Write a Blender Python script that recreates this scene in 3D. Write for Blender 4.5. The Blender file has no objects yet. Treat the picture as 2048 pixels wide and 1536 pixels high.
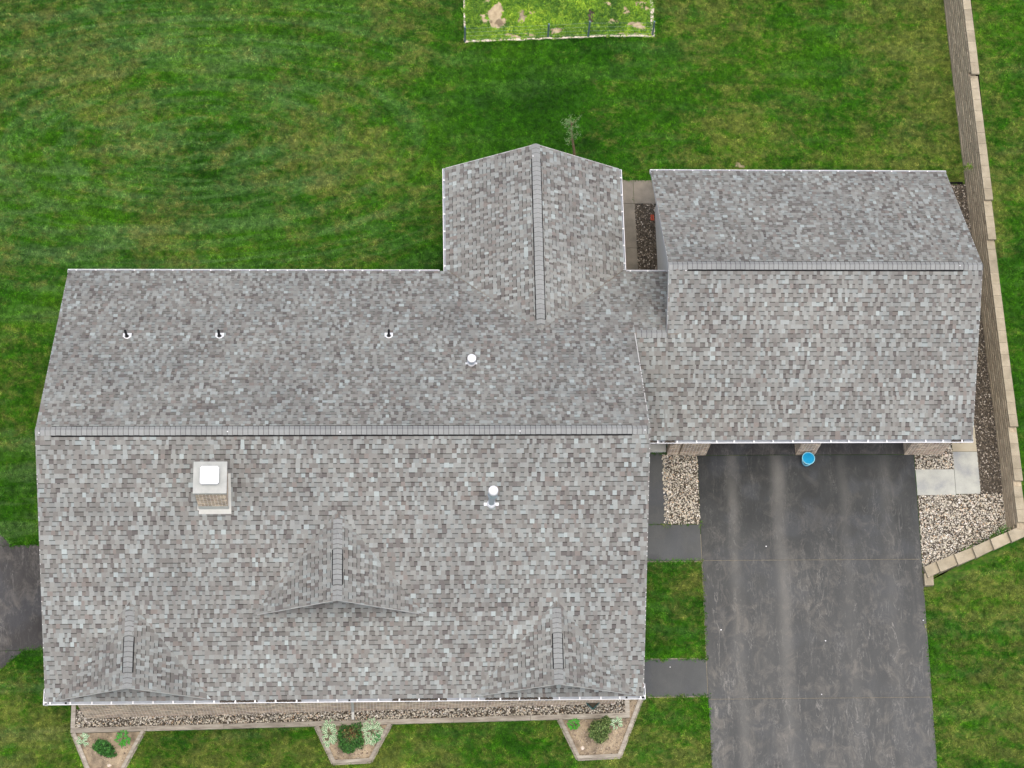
import bpy, bmesh, math, random
import numpy as np
from mathutils import Vector, Matrix, Euler
from mathutils import noise as mnoise

rng = random.Random(7)
nrng = np.random.default_rng(11)
SC = bpy.context.scene
COL = SC.collection

# ------------------------------------------------------------------ camera
CAM_LOC = Vector((10.153, -13.7085, 66.68))
CAM_ROT = Euler((0.3561, -0.0546, -0.0218), 'XYZ')
FPX = 4321.59
cam_data = bpy.data.cameras.new('camera')
cam_data.sensor_width = 36.0
cam_data.lens = FPX / 2048 * 36.0
cam_data.clip_end = 1000
cam = bpy.data.objects.new('camera', cam_data)
cam.location = CAM_LOC
cam.rotation_euler = CAM_ROT
COL.objects.link(cam)
SC.camera = cam

# ------------------------------------------------------------------ light
SUN_EL, SUN_AZ = math.radians(81), math.radians(175)    # azimuth clockwise from north (+Y)
world = bpy.data.worlds.new('World')
SC.world = world
world.use_nodes = True
wn = world.node_tree.nodes
sky = wn.new('ShaderNodeTexSky')
sky.sky_type = 'NISHITA'
sky.sun_disc = False
sky.sun_elevation = SUN_EL
sky.sun_rotation = SUN_AZ
sky.dust_density = 5.0
sky.air_density = 0.7
sky.ozone_density = 1.0
world.node_tree.links.new(sky.outputs[0], wn['Background'].inputs[0])
wn['Background'].inputs[1].default_value = 0.15
sun_data = bpy.data.lights.new('sun', 'SUN')
sun_data.energy = 1.2
sun_data.use_shadow = True
sun_data.angle = math.radians(60)
sun_data.color = (1.0, 0.955, 0.87)
sun = bpy.data.objects.new('sun', sun_data)
sd = Vector((math.sin(SUN_AZ) * math.cos(SUN_EL), math.cos(SUN_AZ) * math.cos(SUN_EL), math.sin(SUN_EL)))
sun.rotation_euler = sd.to_track_quat('Z', 'Y').to_euler()
sun.location = (10, 5, 40)
COL.objects.link(sun)
SC.view_settings.view_transform = 'Standard'
SC.view_settings.look = 'None'
SC.view_settings.gamma = 1.0
SC.view_settings.exposure = 0.62
SC.view_settings.use_curve_mapping = False
SC.render.engine = 'CYCLES'
SC.cycles.max_bounces = 5
SC.cycles.diffuse_bounces = 3

# ------------------------------------------------------------------ helpers
MR = CAM_ROT.to_matrix()


def ray(px, py):
    return MR @ Vector(((px - 1024) / FPX, -(py - 768) / FPX, -1))


def project(p):
    q = MR.transposed() @ (Vector(p) - CAM_LOC)
    return 1024 + FPX * q.x / -q.z, 768 - FPX * q.y / -q.z


def G(x, y):
    """height of the lower ground: falls away to the west and to the south"""
    return 0.06 * max(min(0.0, y - 8.3), -40) - 0.085 * min(max(18 - x, 0.0), 22)


def UG(px, py):
    """point of the ground seen at a pixel of the photograph (survey of the place)"""
    v = ray(px, py)
    z = 0.0
    for _ in range(20):
        P = CAM_LOC + v * ((z - CAM_LOC.z) / v.z)
        z = G(P.x, P.y)
    return P


def UZ(px, py, z):
    v = ray(px, py)
    return CAM_LOC + v * ((z - CAM_LOC.z) / v.z)


def UP(px, py, O, n):
    v = ray(px, py)
    return CAM_LOC + v * ((Vector(O) - CAM_LOC).dot(n) / v.dot(n))


def lin(r, g, b):
    f = lambda c: (c / 255 / 12.92) if c / 255 <= 0.04045 else ((c / 255 + 0.055) / 1.055) ** 2.4
    return (f(r), f(g), f(b), 1.0)


def props(o, label=None, cat=None, group=None, kind=None):
    if label: o['label'] = label
    if cat: o['category'] = cat
    if group: o['group'] = group
    if kind: o['kind'] = kind
    return o


def empty(name, loc, label=None, cat=None, group=None, kind=None, rz=0.0):
    o = bpy.data.objects.new(name, None)
    o.empty_display_size = 0.2
    o.location = loc
    o.rotation_euler = (0, 0, rz)
    COL.objects.link(o)
    return props(o, label, cat, group, kind)


class MB:
    """collects shapes into ONE mesh; vertices in world space, moved to the parent's frame on build"""

    def __init__(s):
        s.v = []; s.f = []; s.m = []; s.c = []; s.smooth = []

    def face(s, pts, mi=0, col=None, smooth=False):
        b = len(s.v)
        s.v.extend([tuple(p) for p in pts])
        s.f.append(tuple(range(b, b + len(pts))))
        s.m.append(mi); s.c.append(col or (1, 1, 1, 1)); s.smooth.append(smooth)

    def grid_faces(s, verts, faces, mi=0, col=None, smooth=False):
        b = len(s.v)
        s.v.extend([tuple(p) for p in verts])
        for f in faces:
            s.f.append(tuple(b + i for i in f)); s.m.append(mi); s.c.append(col or (1, 1, 1, 1)); s.smooth.append(smooth)

    def hexa(s, p, mi=0, col=None):
        """p: 4 bottom corners then 4 top corners, counter clockwise seen from above"""
        s.grid_faces(p, [(3, 2, 1, 0), (4, 5, 6, 7), (0, 1, 5, 4), (1, 2, 6, 5), (2, 3, 7, 6), (3, 0, 4, 7)], mi, col)

    def box(s, x0, x1, y0, y1, z0, z1, mi=0, col=None):
        s.hexa([(x0, y0, z0), (x1, y0, z0), (x1, y1, z0), (x0, y1, z0), (x0, y0, z1), (x1, y0, z1), (x1, y1, z1), (x0, y1, z1)], mi, col)

    def obox(s, O, U, V, W, u0, u1, v0, v1, w0, w1, mi=0, col=None):
        P = lambda a, b, c: O + U * a + V * b + W * c
        s.hexa([P(u0, v0, w0), P(u1, v0, w0), P(u1, v1, w0), P(u0, v1, w0), P(u0, v0, w1), P(u1, v0, w1), P(u1, v1, w1), P(u0, v1, w1)], mi, col)

    def prism(s, poly, z0, z1, mi=0, col=None):
        """poly: list of (x, y) ccw; z0,z1 numbers or functions of x,y"""
        f0 = z0 if callable(z0) else (lambda x, y: z0)
        f1 = z1 if callable(z1) else (lambda x, y: z1)
        n = len(poly)
        vb = [(x, y, f0(x, y)) for x, y in poly] + [(x, y, f1(x, y)) for x, y in poly]
        s.grid_faces(vb, [tuple(range(n - 1, -1, -1)), tuple(range(n, 2 * n))] + [(i, (i + 1) % n, n + (i + 1) % n, n + i) for i in range(n)], mi, col)

    def lathe(s, prof, c, n=20, mi=0, smooth=True, axis=None, col=None):
        """prof: list of (radius, height)"""
        c = Vector(c)
        Z = (axis or Vector((0, 0, 1))).normalized()
        X = Z.orthogonal().normalized(); Y = Z.cross(X)
        vs = []
        for r, h in prof:
            for i in range(n):
                a = 2 * math.pi * i / n
                vs.append(c + X * (r * math.cos(a)) + Y * (r * math.sin(a)) + Z * h)
        fs = []
        for k in range(len(prof) - 1):
            for i in range(n):
                j = (i + 1) % n
                fs.append((k * n + i, k * n + j, (k + 1) * n + j, (k + 1) * n + i))
        s.grid_faces(vs, fs, mi, col, smooth)
        if prof[-1][0] > 1e-4: s.face([vs[(len(prof) - 1) * n + i] for i in range(n)], mi, col)
        if prof[0][0] > 1e-4: s.face([vs[i] for i in range(n - 1, -1, -1)], mi, col)

    def tube(s, a, b, r, n=8, mi=0, r2=None):
        a, b = Vector(a), Vector(b)
        s.lathe([(r, 0), (r2 if r2 is not None else r, (b - a).length)], a, n, mi, True, (b - a))

    def build(s, name, mats, parent=None, **kw):
        me = bpy.data.meshes.new(name)
        off = Vector(parent_world(parent)) if parent else Vector((0, 0, 0))
        me.from_pydata([(x - off.x, y - off.y, z - off.z) for x, y, z in s.v], [], s.f)
        for m in (mats if isinstance(mats, (list, tuple)) else [mats]): me.materials.append(m)
        me.polygons.foreach_set('material_index', s.m)
        me.polygons.foreach_set('use_smooth', s.smooth)
        ca = me.color_attributes.new('Col', 'FLOAT_COLOR', 'CORNER')
        cols = np.repeat(np.array(s.c, dtype=np.float32), [len(f) for f in s.f], axis=0)
        ca.data.foreach_set('color', cols.ravel())
        me.update()
        o = bpy.data.objects.new(name, me)
        COL.objects.link(o)
        if parent: o.parent = parent
        return props(o, **kw)


def parent_world(p):
    v = Vector((0, 0, 0))
    while p is not None:
        v += p.location
        p = p.parent
    return v


def copy_tree(o, parent=None):
    c = o.copy()
    COL.objects.link(c)
    c.parent = parent
    for ch in list(o.children):
        copy_tree(ch, c)
    return c


# ------------------------------------------------------------------ materials
def nt(name):
    m = bpy.data.materials.new(name)
    m.use_nodes = True
    n = m.node_tree.nodes
    return m, n, m.node_tree.links, n['Principled BSDF']


def ramp(n, stops, interp='LINEAR'):
    r = n.new('ShaderNodeValToRGB')
    r.color_ramp.interpolation = interp
    while len(r.color_ramp.elements) < len(stops): r.color_ramp.elements.new(0.5)
    for e, (p, c) in zip(r.color_ramp.elements, stops):
        e.position = p; e.color = c if len(c) == 4 else (*c, 1)
    return r


def noise(n, l, scale, detail=4, rough=0.55, vec=None, dist=0.0, stretch=None, rotz=0.0):
    t = n.new('ShaderNodeTexNoise')
    t.inputs['Scale'].default_value = scale
    t.inputs['Detail'].default_value = detail
    t.inputs['Roughness'].default_value = rough
    t.inputs['Distortion'].default_value = dist
    if vec is not None:
        if stretch or rotz:
            mp = n.new('ShaderNodeMapping')
            mp.inputs['Scale'].default_value = stretch or (1, 1, 1)
            mp.inputs['Rotation'].default_value = (0, 0, rotz)
            l.new(vec, mp.inputs[0]); l.new(mp.outputs[0], t.inputs['Vector'])
        else:
            l.new(vec, t.inputs['Vector'])
    return t


def mixc(n, l, fac, a, b, mode='MIX'):
    m = n.new('ShaderNodeMix'); m.data_type = 'RGBA'; m.blend_type = mode
    for i, v in ((0, fac), (6, a), (7, b)):
        if hasattr(v, 'is_linked') or hasattr(v, 'links'): l.new(v, m.inputs[i])
        else: m.inputs[i].default_value = v
    return m.outputs[2]


def math_(n, l, op, a, b=None, c=None):
    m = n.new('ShaderNodeMath'); m.operation = op
    for i, v in enumerate((a, b, c)):
        if v is None: continue
        if hasattr(v, 'links'): l.new(v, m.inputs[i])
        else: m.inputs[i].default_value = v
    return m.outputs[0]


def simple(name, c1, c2=None, scale=8, rough=0.7, bump=0.0, bscale=None, metal=0.0, spec=0.3, detail=5, attr=False, stretch=None):
    m, n, l, b = nt(name)
    tc = n.new('ShaderNodeTexCoord')
    t = noise(n, l, scale, detail, 0.6, tc.outputs['Object'], stretch=stretch)
    r = ramp(n, [(0.3, c1), (0.7, c2 or c1)])
    l.new(t.outputs[0], r.inputs[0])
    out = r.outputs[0]
    if attr:
        a = n.new('ShaderNodeAttribute'); a.attribute_name = 'Col'
        out = mixc(n, l, 1.0, out, a.outputs['Color'], 'MULTIPLY')
    l.new(out, b.inputs['Base Color'])
    b.inputs['Roughness'].default_value = rough
    b.inputs['Metallic'].default_value = metal
    b.inputs['Specular IOR Level'].default_value = spec
    if bump:
        t2 = noise(n, l, bscale or scale * 4, 4, 0.6, tc.outputs['Object'])
        bp = n.new('ShaderNodeBump'); bp.inputs['Strength'].default_value = bump; bp.inputs['Distance'].default_value = 0.02
        l.new(t2.outputs[0], bp.inputs['Height']); l.new(bp.outputs[0], b.inputs['Normal'])
    return m


WHITE = (1, 1, 1, 1)
M_shingle = simple('asphalt_shingle', (0.86, 0.86, 0.86, 1), (1.1, 1.1, 1.1, 1), 60, 0.95, 0.3, 300, attr=True, spec=0.15, detail=8)
# slow weathering of the roof (broad stains)
_n, _l = M_shingle.node_tree.nodes, M_shingle.node_tree.links
_b = _n['Principled BSDF']
_src = _b.inputs['Base Color'].links[0].from_socket
_tc = _n.new('ShaderNodeNewGeometry')
_t = noise(_n, _l, 0.35, 3, 0.6, _tc.outputs['Position'], stretch=(1, 1.6, 1))
_r = ramp(_n, [(0.3, (0.87, 0.87, 0.87)), (0.7, (1.08, 1.075, 1.06))]); _l.new(_t.outputs[0], _r.inputs[0])
_l.new(mixc(_n, _l, 1.0, _src, _r.outputs[0], 'MULTIPLY'), _b.inputs['Base Color'])
M_deck = simple('roof_deck', lin(120, 112, 100), lin(140, 130, 118), 4, 0.9)
M_white = simple('white_aluminium', (0.78, 0.79, 0.80, 1), (0.84, 0.85, 0.86, 1), 3, 0.35, spec=0.5)
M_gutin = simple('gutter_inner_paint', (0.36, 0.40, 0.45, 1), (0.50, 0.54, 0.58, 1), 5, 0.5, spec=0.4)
M_black = simple('black_rubber', (0.008, 0.009, 0.011, 1), (0.014, 0.015, 0.018, 1), 10, 0.5)
M_ventslot = simple('black_vent_mesh', (0.004, 0.004, 0.005, 1), (0.008, 0.008, 0.008, 1), 10, 0.9)
M_galv = simple('galvanised_steel', (0.42, 0.50, 0.58, 1), (0.56, 0.64, 0.70, 1), 12, 0.35, metal=0.6, spec=0.5)
M_trim = simple('grey_trim_paint', (0.55, 0.55, 0.53, 1), (0.62, 0.62, 0.60, 1), 5, 0.5)
M_siding = simple('white_vinyl_siding', (0.60, 0.61, 0.58, 1), (0.66, 0.67, 0.63, 1), 2, 0.55)
M_cream = simple('cream_cast_concrete', (0.50, 0.50, 0.455, 1), (0.57, 0.57, 0.52, 1), 6, 0.8, 0.1)
M_capc = simple('chimney_crown_mortar', (0.34, 0.355, 0.33, 1), (0.43, 0.44, 0.41, 1), 5, 0.85, 0.15)
M_brick = simple('tan_brick', (0.75, 0.75, 0.75, 1), (1.15, 1.15, 1.15, 1), 14, 0.9, 0.3, 80, attr=True)
M_mortar = simple('cream_mortar', (0.80, 0.75, 0.66, 1), (0.86, 0.82, 0.74, 1), 10, 0.95, 0.2)
M_block = simple('retaining_block', lin(142, 133, 112), lin(168, 158, 136), 3, 0.95, 0.7, 40, attr=True)
M_blockside = simple('retaining_block_split_face', lin(146, 132, 110), lin(188, 175, 150), 9, 0.95, 0.9, 30, attr=True, stretch=(1, 0.5, 3))
M_timber = simple('weathered_edging', lin(128, 120, 108), lin(176, 170, 156), 4, 0.9, 0.4, 40, attr=True, stretch=(0.5, 3, 3))
M_soil = simple('dry_soil', lin(102, 92, 78), lin(176, 160, 134), 3.5, 1.0, 0.8, 30, detail=10)
M_sand = simple('bare_sandy_soil', lin(146, 130, 102), lin(186, 170, 140), 6, 1.0, 0.5, 40, detail=10)
M_bedsoil = simple('gravel_bed_soil', lin(56, 51, 44), lin(92, 84, 72), 12, 1.0, 0.6, 60)
M_flue = simple('white_flue_cap', (0.80, 0.82, 0.83, 1), (0.86, 0.87, 0.88, 1), 2, 0.3, spec=0.5)
M_bucket = simple('blue_plastic', (0.0, 0.26, 0.52, 1), (0.01, 0.34, 0.60, 1), 5, 0.3, spec=0.5)
M_bucket_rim = simple('pale_blue_plastic', (0.25, 0.60, 0.72, 1), (0.32, 0.68, 0.78, 1), 5, 0.3, spec=0.5)
M_bucket_in = simple('bright_blue_plastic', (0.0, 0.34, 0.55, 1), (0.03, 0.55, 0.68, 1), 7, 0.35, spec=0.5)
M_teal = simple('teal_plastic', (0.01, 0.11, 0.12, 1), (0.02, 0.17, 0.17, 1), 7, 0.4)
M_redbrick = simple('orange_clay', lin(168, 70, 48), lin(190, 92, 66), 9, 0.9, 0.3)
M_dirtjoint = simple('joint_dirt', lin(110, 104, 90), lin(150, 142, 124), 12, 1.0)
M_litter = simple('leaf_litter', lin(60, 58, 56), lin(110, 102, 92), 18, 1.0, 0.5)
M_post = simple('blue_grey_post', lin(84, 106, 112), lin(110, 130, 134), 9, 0.6)
M_rock = simple('pale_rock', lin(190, 176, 158), lin(226, 214, 200), 6, 0.9, 0.4)
M_specks = simple('white_stone_chip', lin(225, 225, 225), lin(245, 245, 245), 6, 0.7)
M_bark = simple('brown_twig', lin(104, 86, 66), lin(142, 120, 96), 20, 0.9)
M_door = simple('white_door_panel', (0.62, 0.63, 0.62, 1), (0.68, 0.69, 0.68, 1), 2, 0.5)


def concrete(name, a, b, c):
    m, n, l, bs = nt(name)
    g = n.new('ShaderNodeNewGeometry')
    t = noise(n, l, 1.3, 7, 0.6, g.outputs['Position'])
    r = ramp(n, [(0.3, a), (0.5, b), (0.7, c)]); l.new(t.outputs[0], r.inputs[0])
    t2 = noise(n, l, 60, 3, 0.6, g.outputs['Position'])
    r2 = ramp(n, [(0.3, (0.88, 0.88, 0.88)), (0.7, (1.1, 1.1, 1.1))]); l.new(t2.outputs[0], r2.inputs[0])
    l.new(mixc(n, l, 1.0, r.outputs[0], r2.outputs[0], 'MULTIPLY'), bs.inputs['Base Color'])
    bs.inputs['Roughness'].default_value = 0.9
    bp = n.new('ShaderNodeBump'); bp.inputs['Strength'].default_value = 0.25; bp.inputs['Distance'].default_value = 0.01
    l.new(t2.outputs[0], bp.inputs['Height']); l.new(bp.outputs[0], bs.inputs['Normal'])
    return m


M_slab = concrete('pale_concrete', lin(132, 136, 138), lin(160, 162, 154), lin(176, 178, 168))
M_slab_tan = concrete('tan_concrete', lin(150, 142, 120), lin(164, 156, 134), lin(172, 166, 146))
M_slab_dark = concrete('dirty_concrete', lin(98, 94, 84), lin(120, 114, 102), lin(138, 130, 116))


def asphalt(name, dark, light, wear, bands=(), marks=1.0, grad=False):
    """sealed asphalt with rubbed wheel tracks, scuffs and pale wandering cracks"""
    m, n, l, bs = nt(name)
    g = n.new('ShaderNodeNewGeometry')
    pos = g.outputs['Position']
    t = noise(n, l, 0.55, 6, 0.6, pos, stretch=(1, 0.6, 1))
    r = ramp(n, [(0.32, dark), (0.68, light)]); l.new(t.outputs[0], r.inputs[0])
    out = r.outputs[0]
    # blue-ish blotches of newer sealer
    tb = noise(n, l, 0.9, 3, 0.5, pos)
    rb = ramp(n, [(0.5, (0, 0, 0)), (0.62, (1, 1, 1))]); l.new(tb.outputs[0], rb.inputs[0])
    out = mixc(n, l, math_(n, l, 'MULTIPLY', rb.outputs[0], 0.25), out, lin(80, 84, 90))
    sep = n.new('ShaderNodeSeparateXYZ'); l.new(pos, sep.inputs[0])
    if grad:
        # sealer is still dark by the garage, worn further down the slope
        gy = n.new('ShaderNodeMapRange'); gy.interpolation_type = 'SMOOTHSTEP'
        for i_, v_ in ((1, 8.5), (2, 2.0), (3, 0.0), (4, 1.0)): gy.inputs[i_].default_value = v_
        l.new(sep.outputs[1], gy.inputs[0])
        out = mixc(n, l, math_(n, l, 'MULTIPLY', gy.outputs[0], 0.55), out, lin(91, 92, 90))
        mk_y = math_(n, l, 'MULTIPLY_ADD', gy.outputs[0], 0.85, 0.25)
    else: mk_y = 1.0
    # thin long streaks along the drive
    ts = noise(n, l, 3.2, 5, 0.65, pos, 0.4, stretch=(1, 0.1, 1))
    rs = ramp(n, [(0.48, (0, 0, 0)), (0.72, (1, 1, 1))]); l.new(ts.outputs[0], rs.inputs[0])
    out = mixc(n, l, math_(n, l, 'MULTIPLY', math_(n, l, 'MULTIPLY', rs.outputs[0], 0.14 * marks), mk_y), out, wear)
    tw = noise(n, l, 1.4, 4, 0.6, pos, stretch=(0.6, 0.35, 1))
    for bx, bw, st, y0 in bands:
        wob = math_(n, l, 'MULTIPLY_ADD', tw.outputs[0], 0.35, bx - 0.175)
        d = math_(n, l, 'ABSOLUTE', math_(n, l, 'SUBTRACT', sep.outputs[0], wob))
        mr = n.new('ShaderNodeMapRange'); mr.interpolation_type = 'SMOOTHSTEP'
        mr.inputs[1].default_value = 0.0; mr.inputs[2].default_value = bw; mr.inputs[3].default_value = st; mr.inputs[4].default_value = 0.0
        l.new(d, mr.inputs[0])
        br = ramp(n, [(0.30, (0.35, 0.35, 0.35)), (0.6, (1, 1, 1))]); l.new(tw.outputs[0], br.inputs[0])
        out = mixc(n, l, math_(n, l, 'MULTIPLY', mr.outputs[0], br.outputs[0]), out, wear)
    # pale wandering cracks / scuffs
    for sc_, st_, w_, amt, mask_sc in ((1.3, (1.8, 0.35, 1), 0.013, 0.8, 0.9), (2.3, (1.5, 0.4, 1), 0.018, 0.62, 1.1), (4.6, (1.2, 0.6, 1), 0.035, 0.36, 1.4)):
        tcx = noise(n, l, sc_, 6, 0.6, pos, 0.8, stretch=st_)
        d = math_(n, l, 'ABSOLUTE', math_(n, l, 'SUBTRACT', tcx.outputs[0], 0.5))
        mr = n.new('ShaderNodeMapRange'); mr.inputs[1].default_value = 0.0; mr.inputs[2].default_value = w_; mr.inputs[3].default_value = 1.0; mr.inputs[4].default_value = 0.0
        l.new(d, mr.inputs[0])
        mk = noise(n, l, mask_sc, 5, 0.7, pos, stretch=(1.9, 0.5, 1))
        rk = ramp(n, [(0.50, (0, 0, 0)), (0.64, (1, 1, 1))]); l.new(mk.outputs[0], rk.inputs[0])
        f = math_(n, l, 'MULTIPLY', math_(n, l, 'MULTIPLY', math_(n, l, 'MULTIPLY', mr.outputs[0], rk.outputs[0]), amt * marks), mk_y)
        out = mixc(n, l, f, out, lin(136, 134, 128))
    tp_ = noise(n, l, 2.0, 8, 0.75, pos, 0.8, stretch=(1.0, 0.75, 1))
    rp_ = ramp(n, [(0.5, (0, 0, 0)), (0.72, (1, 1, 1))]); l.new(tp_.outputs[0], rp_.inputs[0])
    out = mixc(n, l, math_(n, l, 'MULTIPLY', math_(n, l, 'MULTIPLY', rp_.outputs[0], 0.62 * marks), mk_y), out, lin(122, 118, 110))
    # dark oil spots
    tv = n.new('ShaderNodeTexVoronoi'); tv.inputs['Scale'].default_value = 0.35; l.new(pos, tv.inputs['Vector'])
    td = noise(n, l, 3, 4, 0.6, pos)
    dd = math_(n, l, 'ADD', tv.outputs['Distance'], math_(n, l, 'MULTIPLY', td.outputs[0], 0.12))
    rv = ramp(n, [(0.10, (1, 1, 1)), (0.20, (0, 0, 0))]); l.new(dd, rv.inputs[0])
    out = mixc(n, l, math_(n, l, 'MULTIPLY', rv.outputs[0], 0.5), out, lin(40, 38, 40))
    tf = noise(n, l, 90, 3, 0.7, pos)
    rf = ramp(n, [(0.3, (0.78, 0.78, 0.78)), (0.7, (1.22, 1.22, 1.22))]); l.new(tf.outputs[0], rf.inputs[0])
    out = mixc(n, l, 1.0, out, rf.outputs[0], 'MULTIPLY')
    l.new(out, bs.inputs['Base Color'])
    bs.inputs['Roughness'].default_value = 0.85
    bs.inputs['Specular IOR Level'].default_value = 0.25
    bp = n.new('ShaderNodeBump'); bp.inputs['Strength'].default_value = 0.3; bp.inputs['Distance'].default_value = 0.008
    l.new(tf.outputs[0], bp.inputs['Height']); l.new(bp.outputs[0], bs.inputs['Normal'])
    return m


M_drive = asphalt('driveway_asphalt', lin(43, 45, 45), lin(65, 67, 66), lin(114, 113, 108),
                  bands=((21.45, 0.32, 0.42, 0), (22.95, 0.38, 0.55, 0), (25.1, 0.30, 0.22, 0), (26.5, 0.3, 0.2, 0)), grad=True)
M_path = asphalt('path_asphalt', lin(70, 72, 72), lin(89, 91, 89), lin(108, 107, 105), marks=0.15)
M_wdrive = asphalt('side_drive_asphalt', lin(52, 51, 50), lin(70, 69, 68), lin(108, 105, 102), marks=0.8)


def turf_nodes(n, l, bright=1.0, tip=False):
    """colour of the turf from its place on the ground: patches, mowing streaks, dry spots"""
    g = n.new('ShaderNodeNewGeometry')
    pos = g.outputs['Position']
    t1 = noise(n, l, 0.22, 5, 0.6, pos, 0.3, stretch=(0.7, 1.3, 0.2), rotz=0.15)
    r1 = ramp(n, [(0.28, (0.012, 0.062, 0.001)), (0.42, (0.022, 0.102, 0.002)), (0.56, (0.036, 0.130, 0.003)), (0.72, (0.072, 0.175, 0.008))])
    l.new(t1.outputs[0], r1.inputs[0])
    out = r1.outputs[0]
    # blue-grey mown streaks, lie of the grass
    t2 = noise(n, l, 0.8, 6, 0.65, pos, 0.2, stretch=(0.28, 1.5, 0.2), rotz=-0.12)
    r2 = ramp(n, [(0.50, (0, 0, 0)), (0.68, (1, 1, 1))]); l.new(t2.outputs[0], r2.inputs[0])
    sep = n.new('ShaderNodeSeparateXYZ'); l.new(pos, sep.inputs[0])
    wm = n.new('ShaderNodeMapRange'); wm.inputs[1].default_value = 13; wm.inputs[2].default_value = 2; wm.inputs[3].default_value = 0.25; wm.inputs[4].default_value = 0.75
    l.new(sep.outputs[0], wm.inputs[0])
    out = mixc(n, l, math_(n, l, 'MULTIPLY', r2.outputs[0], wm.outputs[0]), out, (0.10, 0.18, 0.06, 1))
    # mowing rounds: an oval path in the west yard, the cut grass lies in faint pale arcs
    dx = math_(n, l, 'MULTIPLY', math_(n, l, 'SUBTRACT', sep.outputs[0], 3.5), 0.42)
    dy = math_(n, l, 'SUBTRACT', sep.outputs[1], 20.5)
    rad = math_(n, l, 'SQRT', math_(n, l, 'ADD', math_(n, l, 'MULTIPLY', dx, dx), math_(n, l, 'MULTIPLY', dy, dy)))
    ang = math_(n, l, 'ARCTAN2', dy, dx)
    cv = n.new('ShaderNodeCombineXYZ'); l.new(math_(n, l, 'MULTIPLY', rad, 2.6), cv.inputs[0]); l.new(math_(n, l, 'MULTIPLY', ang, 0.9), cv.inputs[1])
    tm = noise(n, l, 1.0, 6, 0.7, cv.outputs[0], 0.15)
    rm = ramp(n, [(0.46, (0, 0, 0)), (0.66, (1, 1, 1))]); l.new(tm.outputs[0], rm.inputs[0])
    wx = n.new('ShaderNodeMapRange'); wx.interpolation_type = 'SMOOTHSTEP'; wx.inputs[1].default_value = 15; wx.inputs[2].default_value = 9; l.new(sep.outputs[0], wx.inputs[0])
    wy = n.new('ShaderNodeMapRange'); wy.interpolation_type = 'SMOOTHSTEP'; wy.inputs[1].default_value = 12; wy.inputs[2].default_value = 16; l.new(sep.outputs[1], wy.inputs[0])
    out = mixc(n, l, math_(n, l, 'MULTIPLY', math_(n, l, 'MULTIPLY', rm.outputs[0], 0.72), math_(n, l, 'MULTIPLY', wx.outputs[0], wy.outputs[0])), out, (0.085, 0.185, 0.05, 1))
    # dry, straw coloured thin spots
    t3 = noise(n, l, 1.5, 10, 0.82, pos, 0.4, stretch=(0.8, 1.2, 0.2), rotz=0.3)
    t3b = noise(n, l, 0.16, 3, 0.5, pos)
    s3 = math_(n, l, 'MULTIPLY_ADD', t3b.outputs[0], 0.55, t3.outputs[0])
    sepd = n.new('ShaderNodeSeparateXYZ'); l.new(pos, sepd.inputs[0])
    def rng_(sock, a, b, lo, hi):
        q_ = n.new('ShaderNodeMapRange'); q_.interpolation_type = 'SMOOTHSTEP'
        for i_, v_ in ((1, a), (2, b), (3, lo), (4, hi)): q_.inputs[i_].default_value = v_
        l.new(sock, q_.inputs[0]); return q_.outputs[0]
    # thin turf: along the foot of the retaining wall, in front of the house, the west part of the yard
    dry = math_(n, l, 'MULTIPLY', rng_(sepd.outputs[0], 24.5, 28, 0, 0.085), rng_(sepd.outputs[1], 15, 20, 0, 1))
    dry = math_(n, l, 'ADD', dry, rng_(sepd.outputs[1], 1.5, -1.0, 0, 0.05))
    dry = math_(n, l, 'ADD', dry, math_(n, l, 'MULTIPLY', rng_(sepd.outputs[0], 12, 5, 0, 0.02), rng_(sepd.outputs[1], 16, 20, 0, 1)))
    dry = math_(n, l, 'ADD', dry, math_(n, l, 'MULTIPLY', rng_(sepd.outputs[0], 27, 28, 0, 0.07), rng_(sepd.outputs[1], 6, 4, 0, 1)))
    s3 = math_(n, l, 'ADD', s3, dry)
    r3 = ramp(n, [(0.765, (0, 0, 0)), (0.90, (1, 1, 1))]); l.new(s3, r3.inputs[0])
    out = mixc(n, l, math_(n, l, 'MULTIPLY', r3.outputs[0], 0.46), out, (0.20, 0.185, 0.055, 1))
    # straw flecks
    t6 = noise(n, l, 9, 6, 0.8, pos, 0.2)
    r6 = ramp(n, [(0.60, (0, 0, 0)), (0.70, (1, 1, 1))]); l.new(t6.outputs[0], r6.inputs[0])
    out = mixc(n, l, math_(n, l, 'MULTIPLY', r6.outputs[0], 0.28), out, (0.26, 0.25, 0.10, 1))
    # small clumps, light and dark
    t4 = noise(n, l, 5.5, 6, 0.7, pos, 0.3)
    r4 = ramp(n, [(0.28, (0.42, 0.47, 0.44)), (0.5, (0.96, 1.0, 0.96)), (0.74, (1.85, 1.6, 1.7))]); l.new(t4.outputs[0], r4.inputs[0])
    out = mixc(n, l, 1.0, out, r4.outputs[0], 'MULTIPLY')
    t5 = noise(n, l, 1.9, 5, 0.65, pos, 0.6)
    r5 = ramp(n, [(0.3, (0.62, 0.66, 0.7)), (0.7, (1.35, 1.28, 1.2))]); l.new(t5.outputs[0], r5.inputs[0])
    out = mixc(n, l, 1.0, out, r5.outputs[0], 'MULTIPLY')
    if bright != 1.0:
        out = mixc(n, l, 1.0, out, (bright, bright, bright, 1), 'MULTIPLY')
    return out


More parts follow.
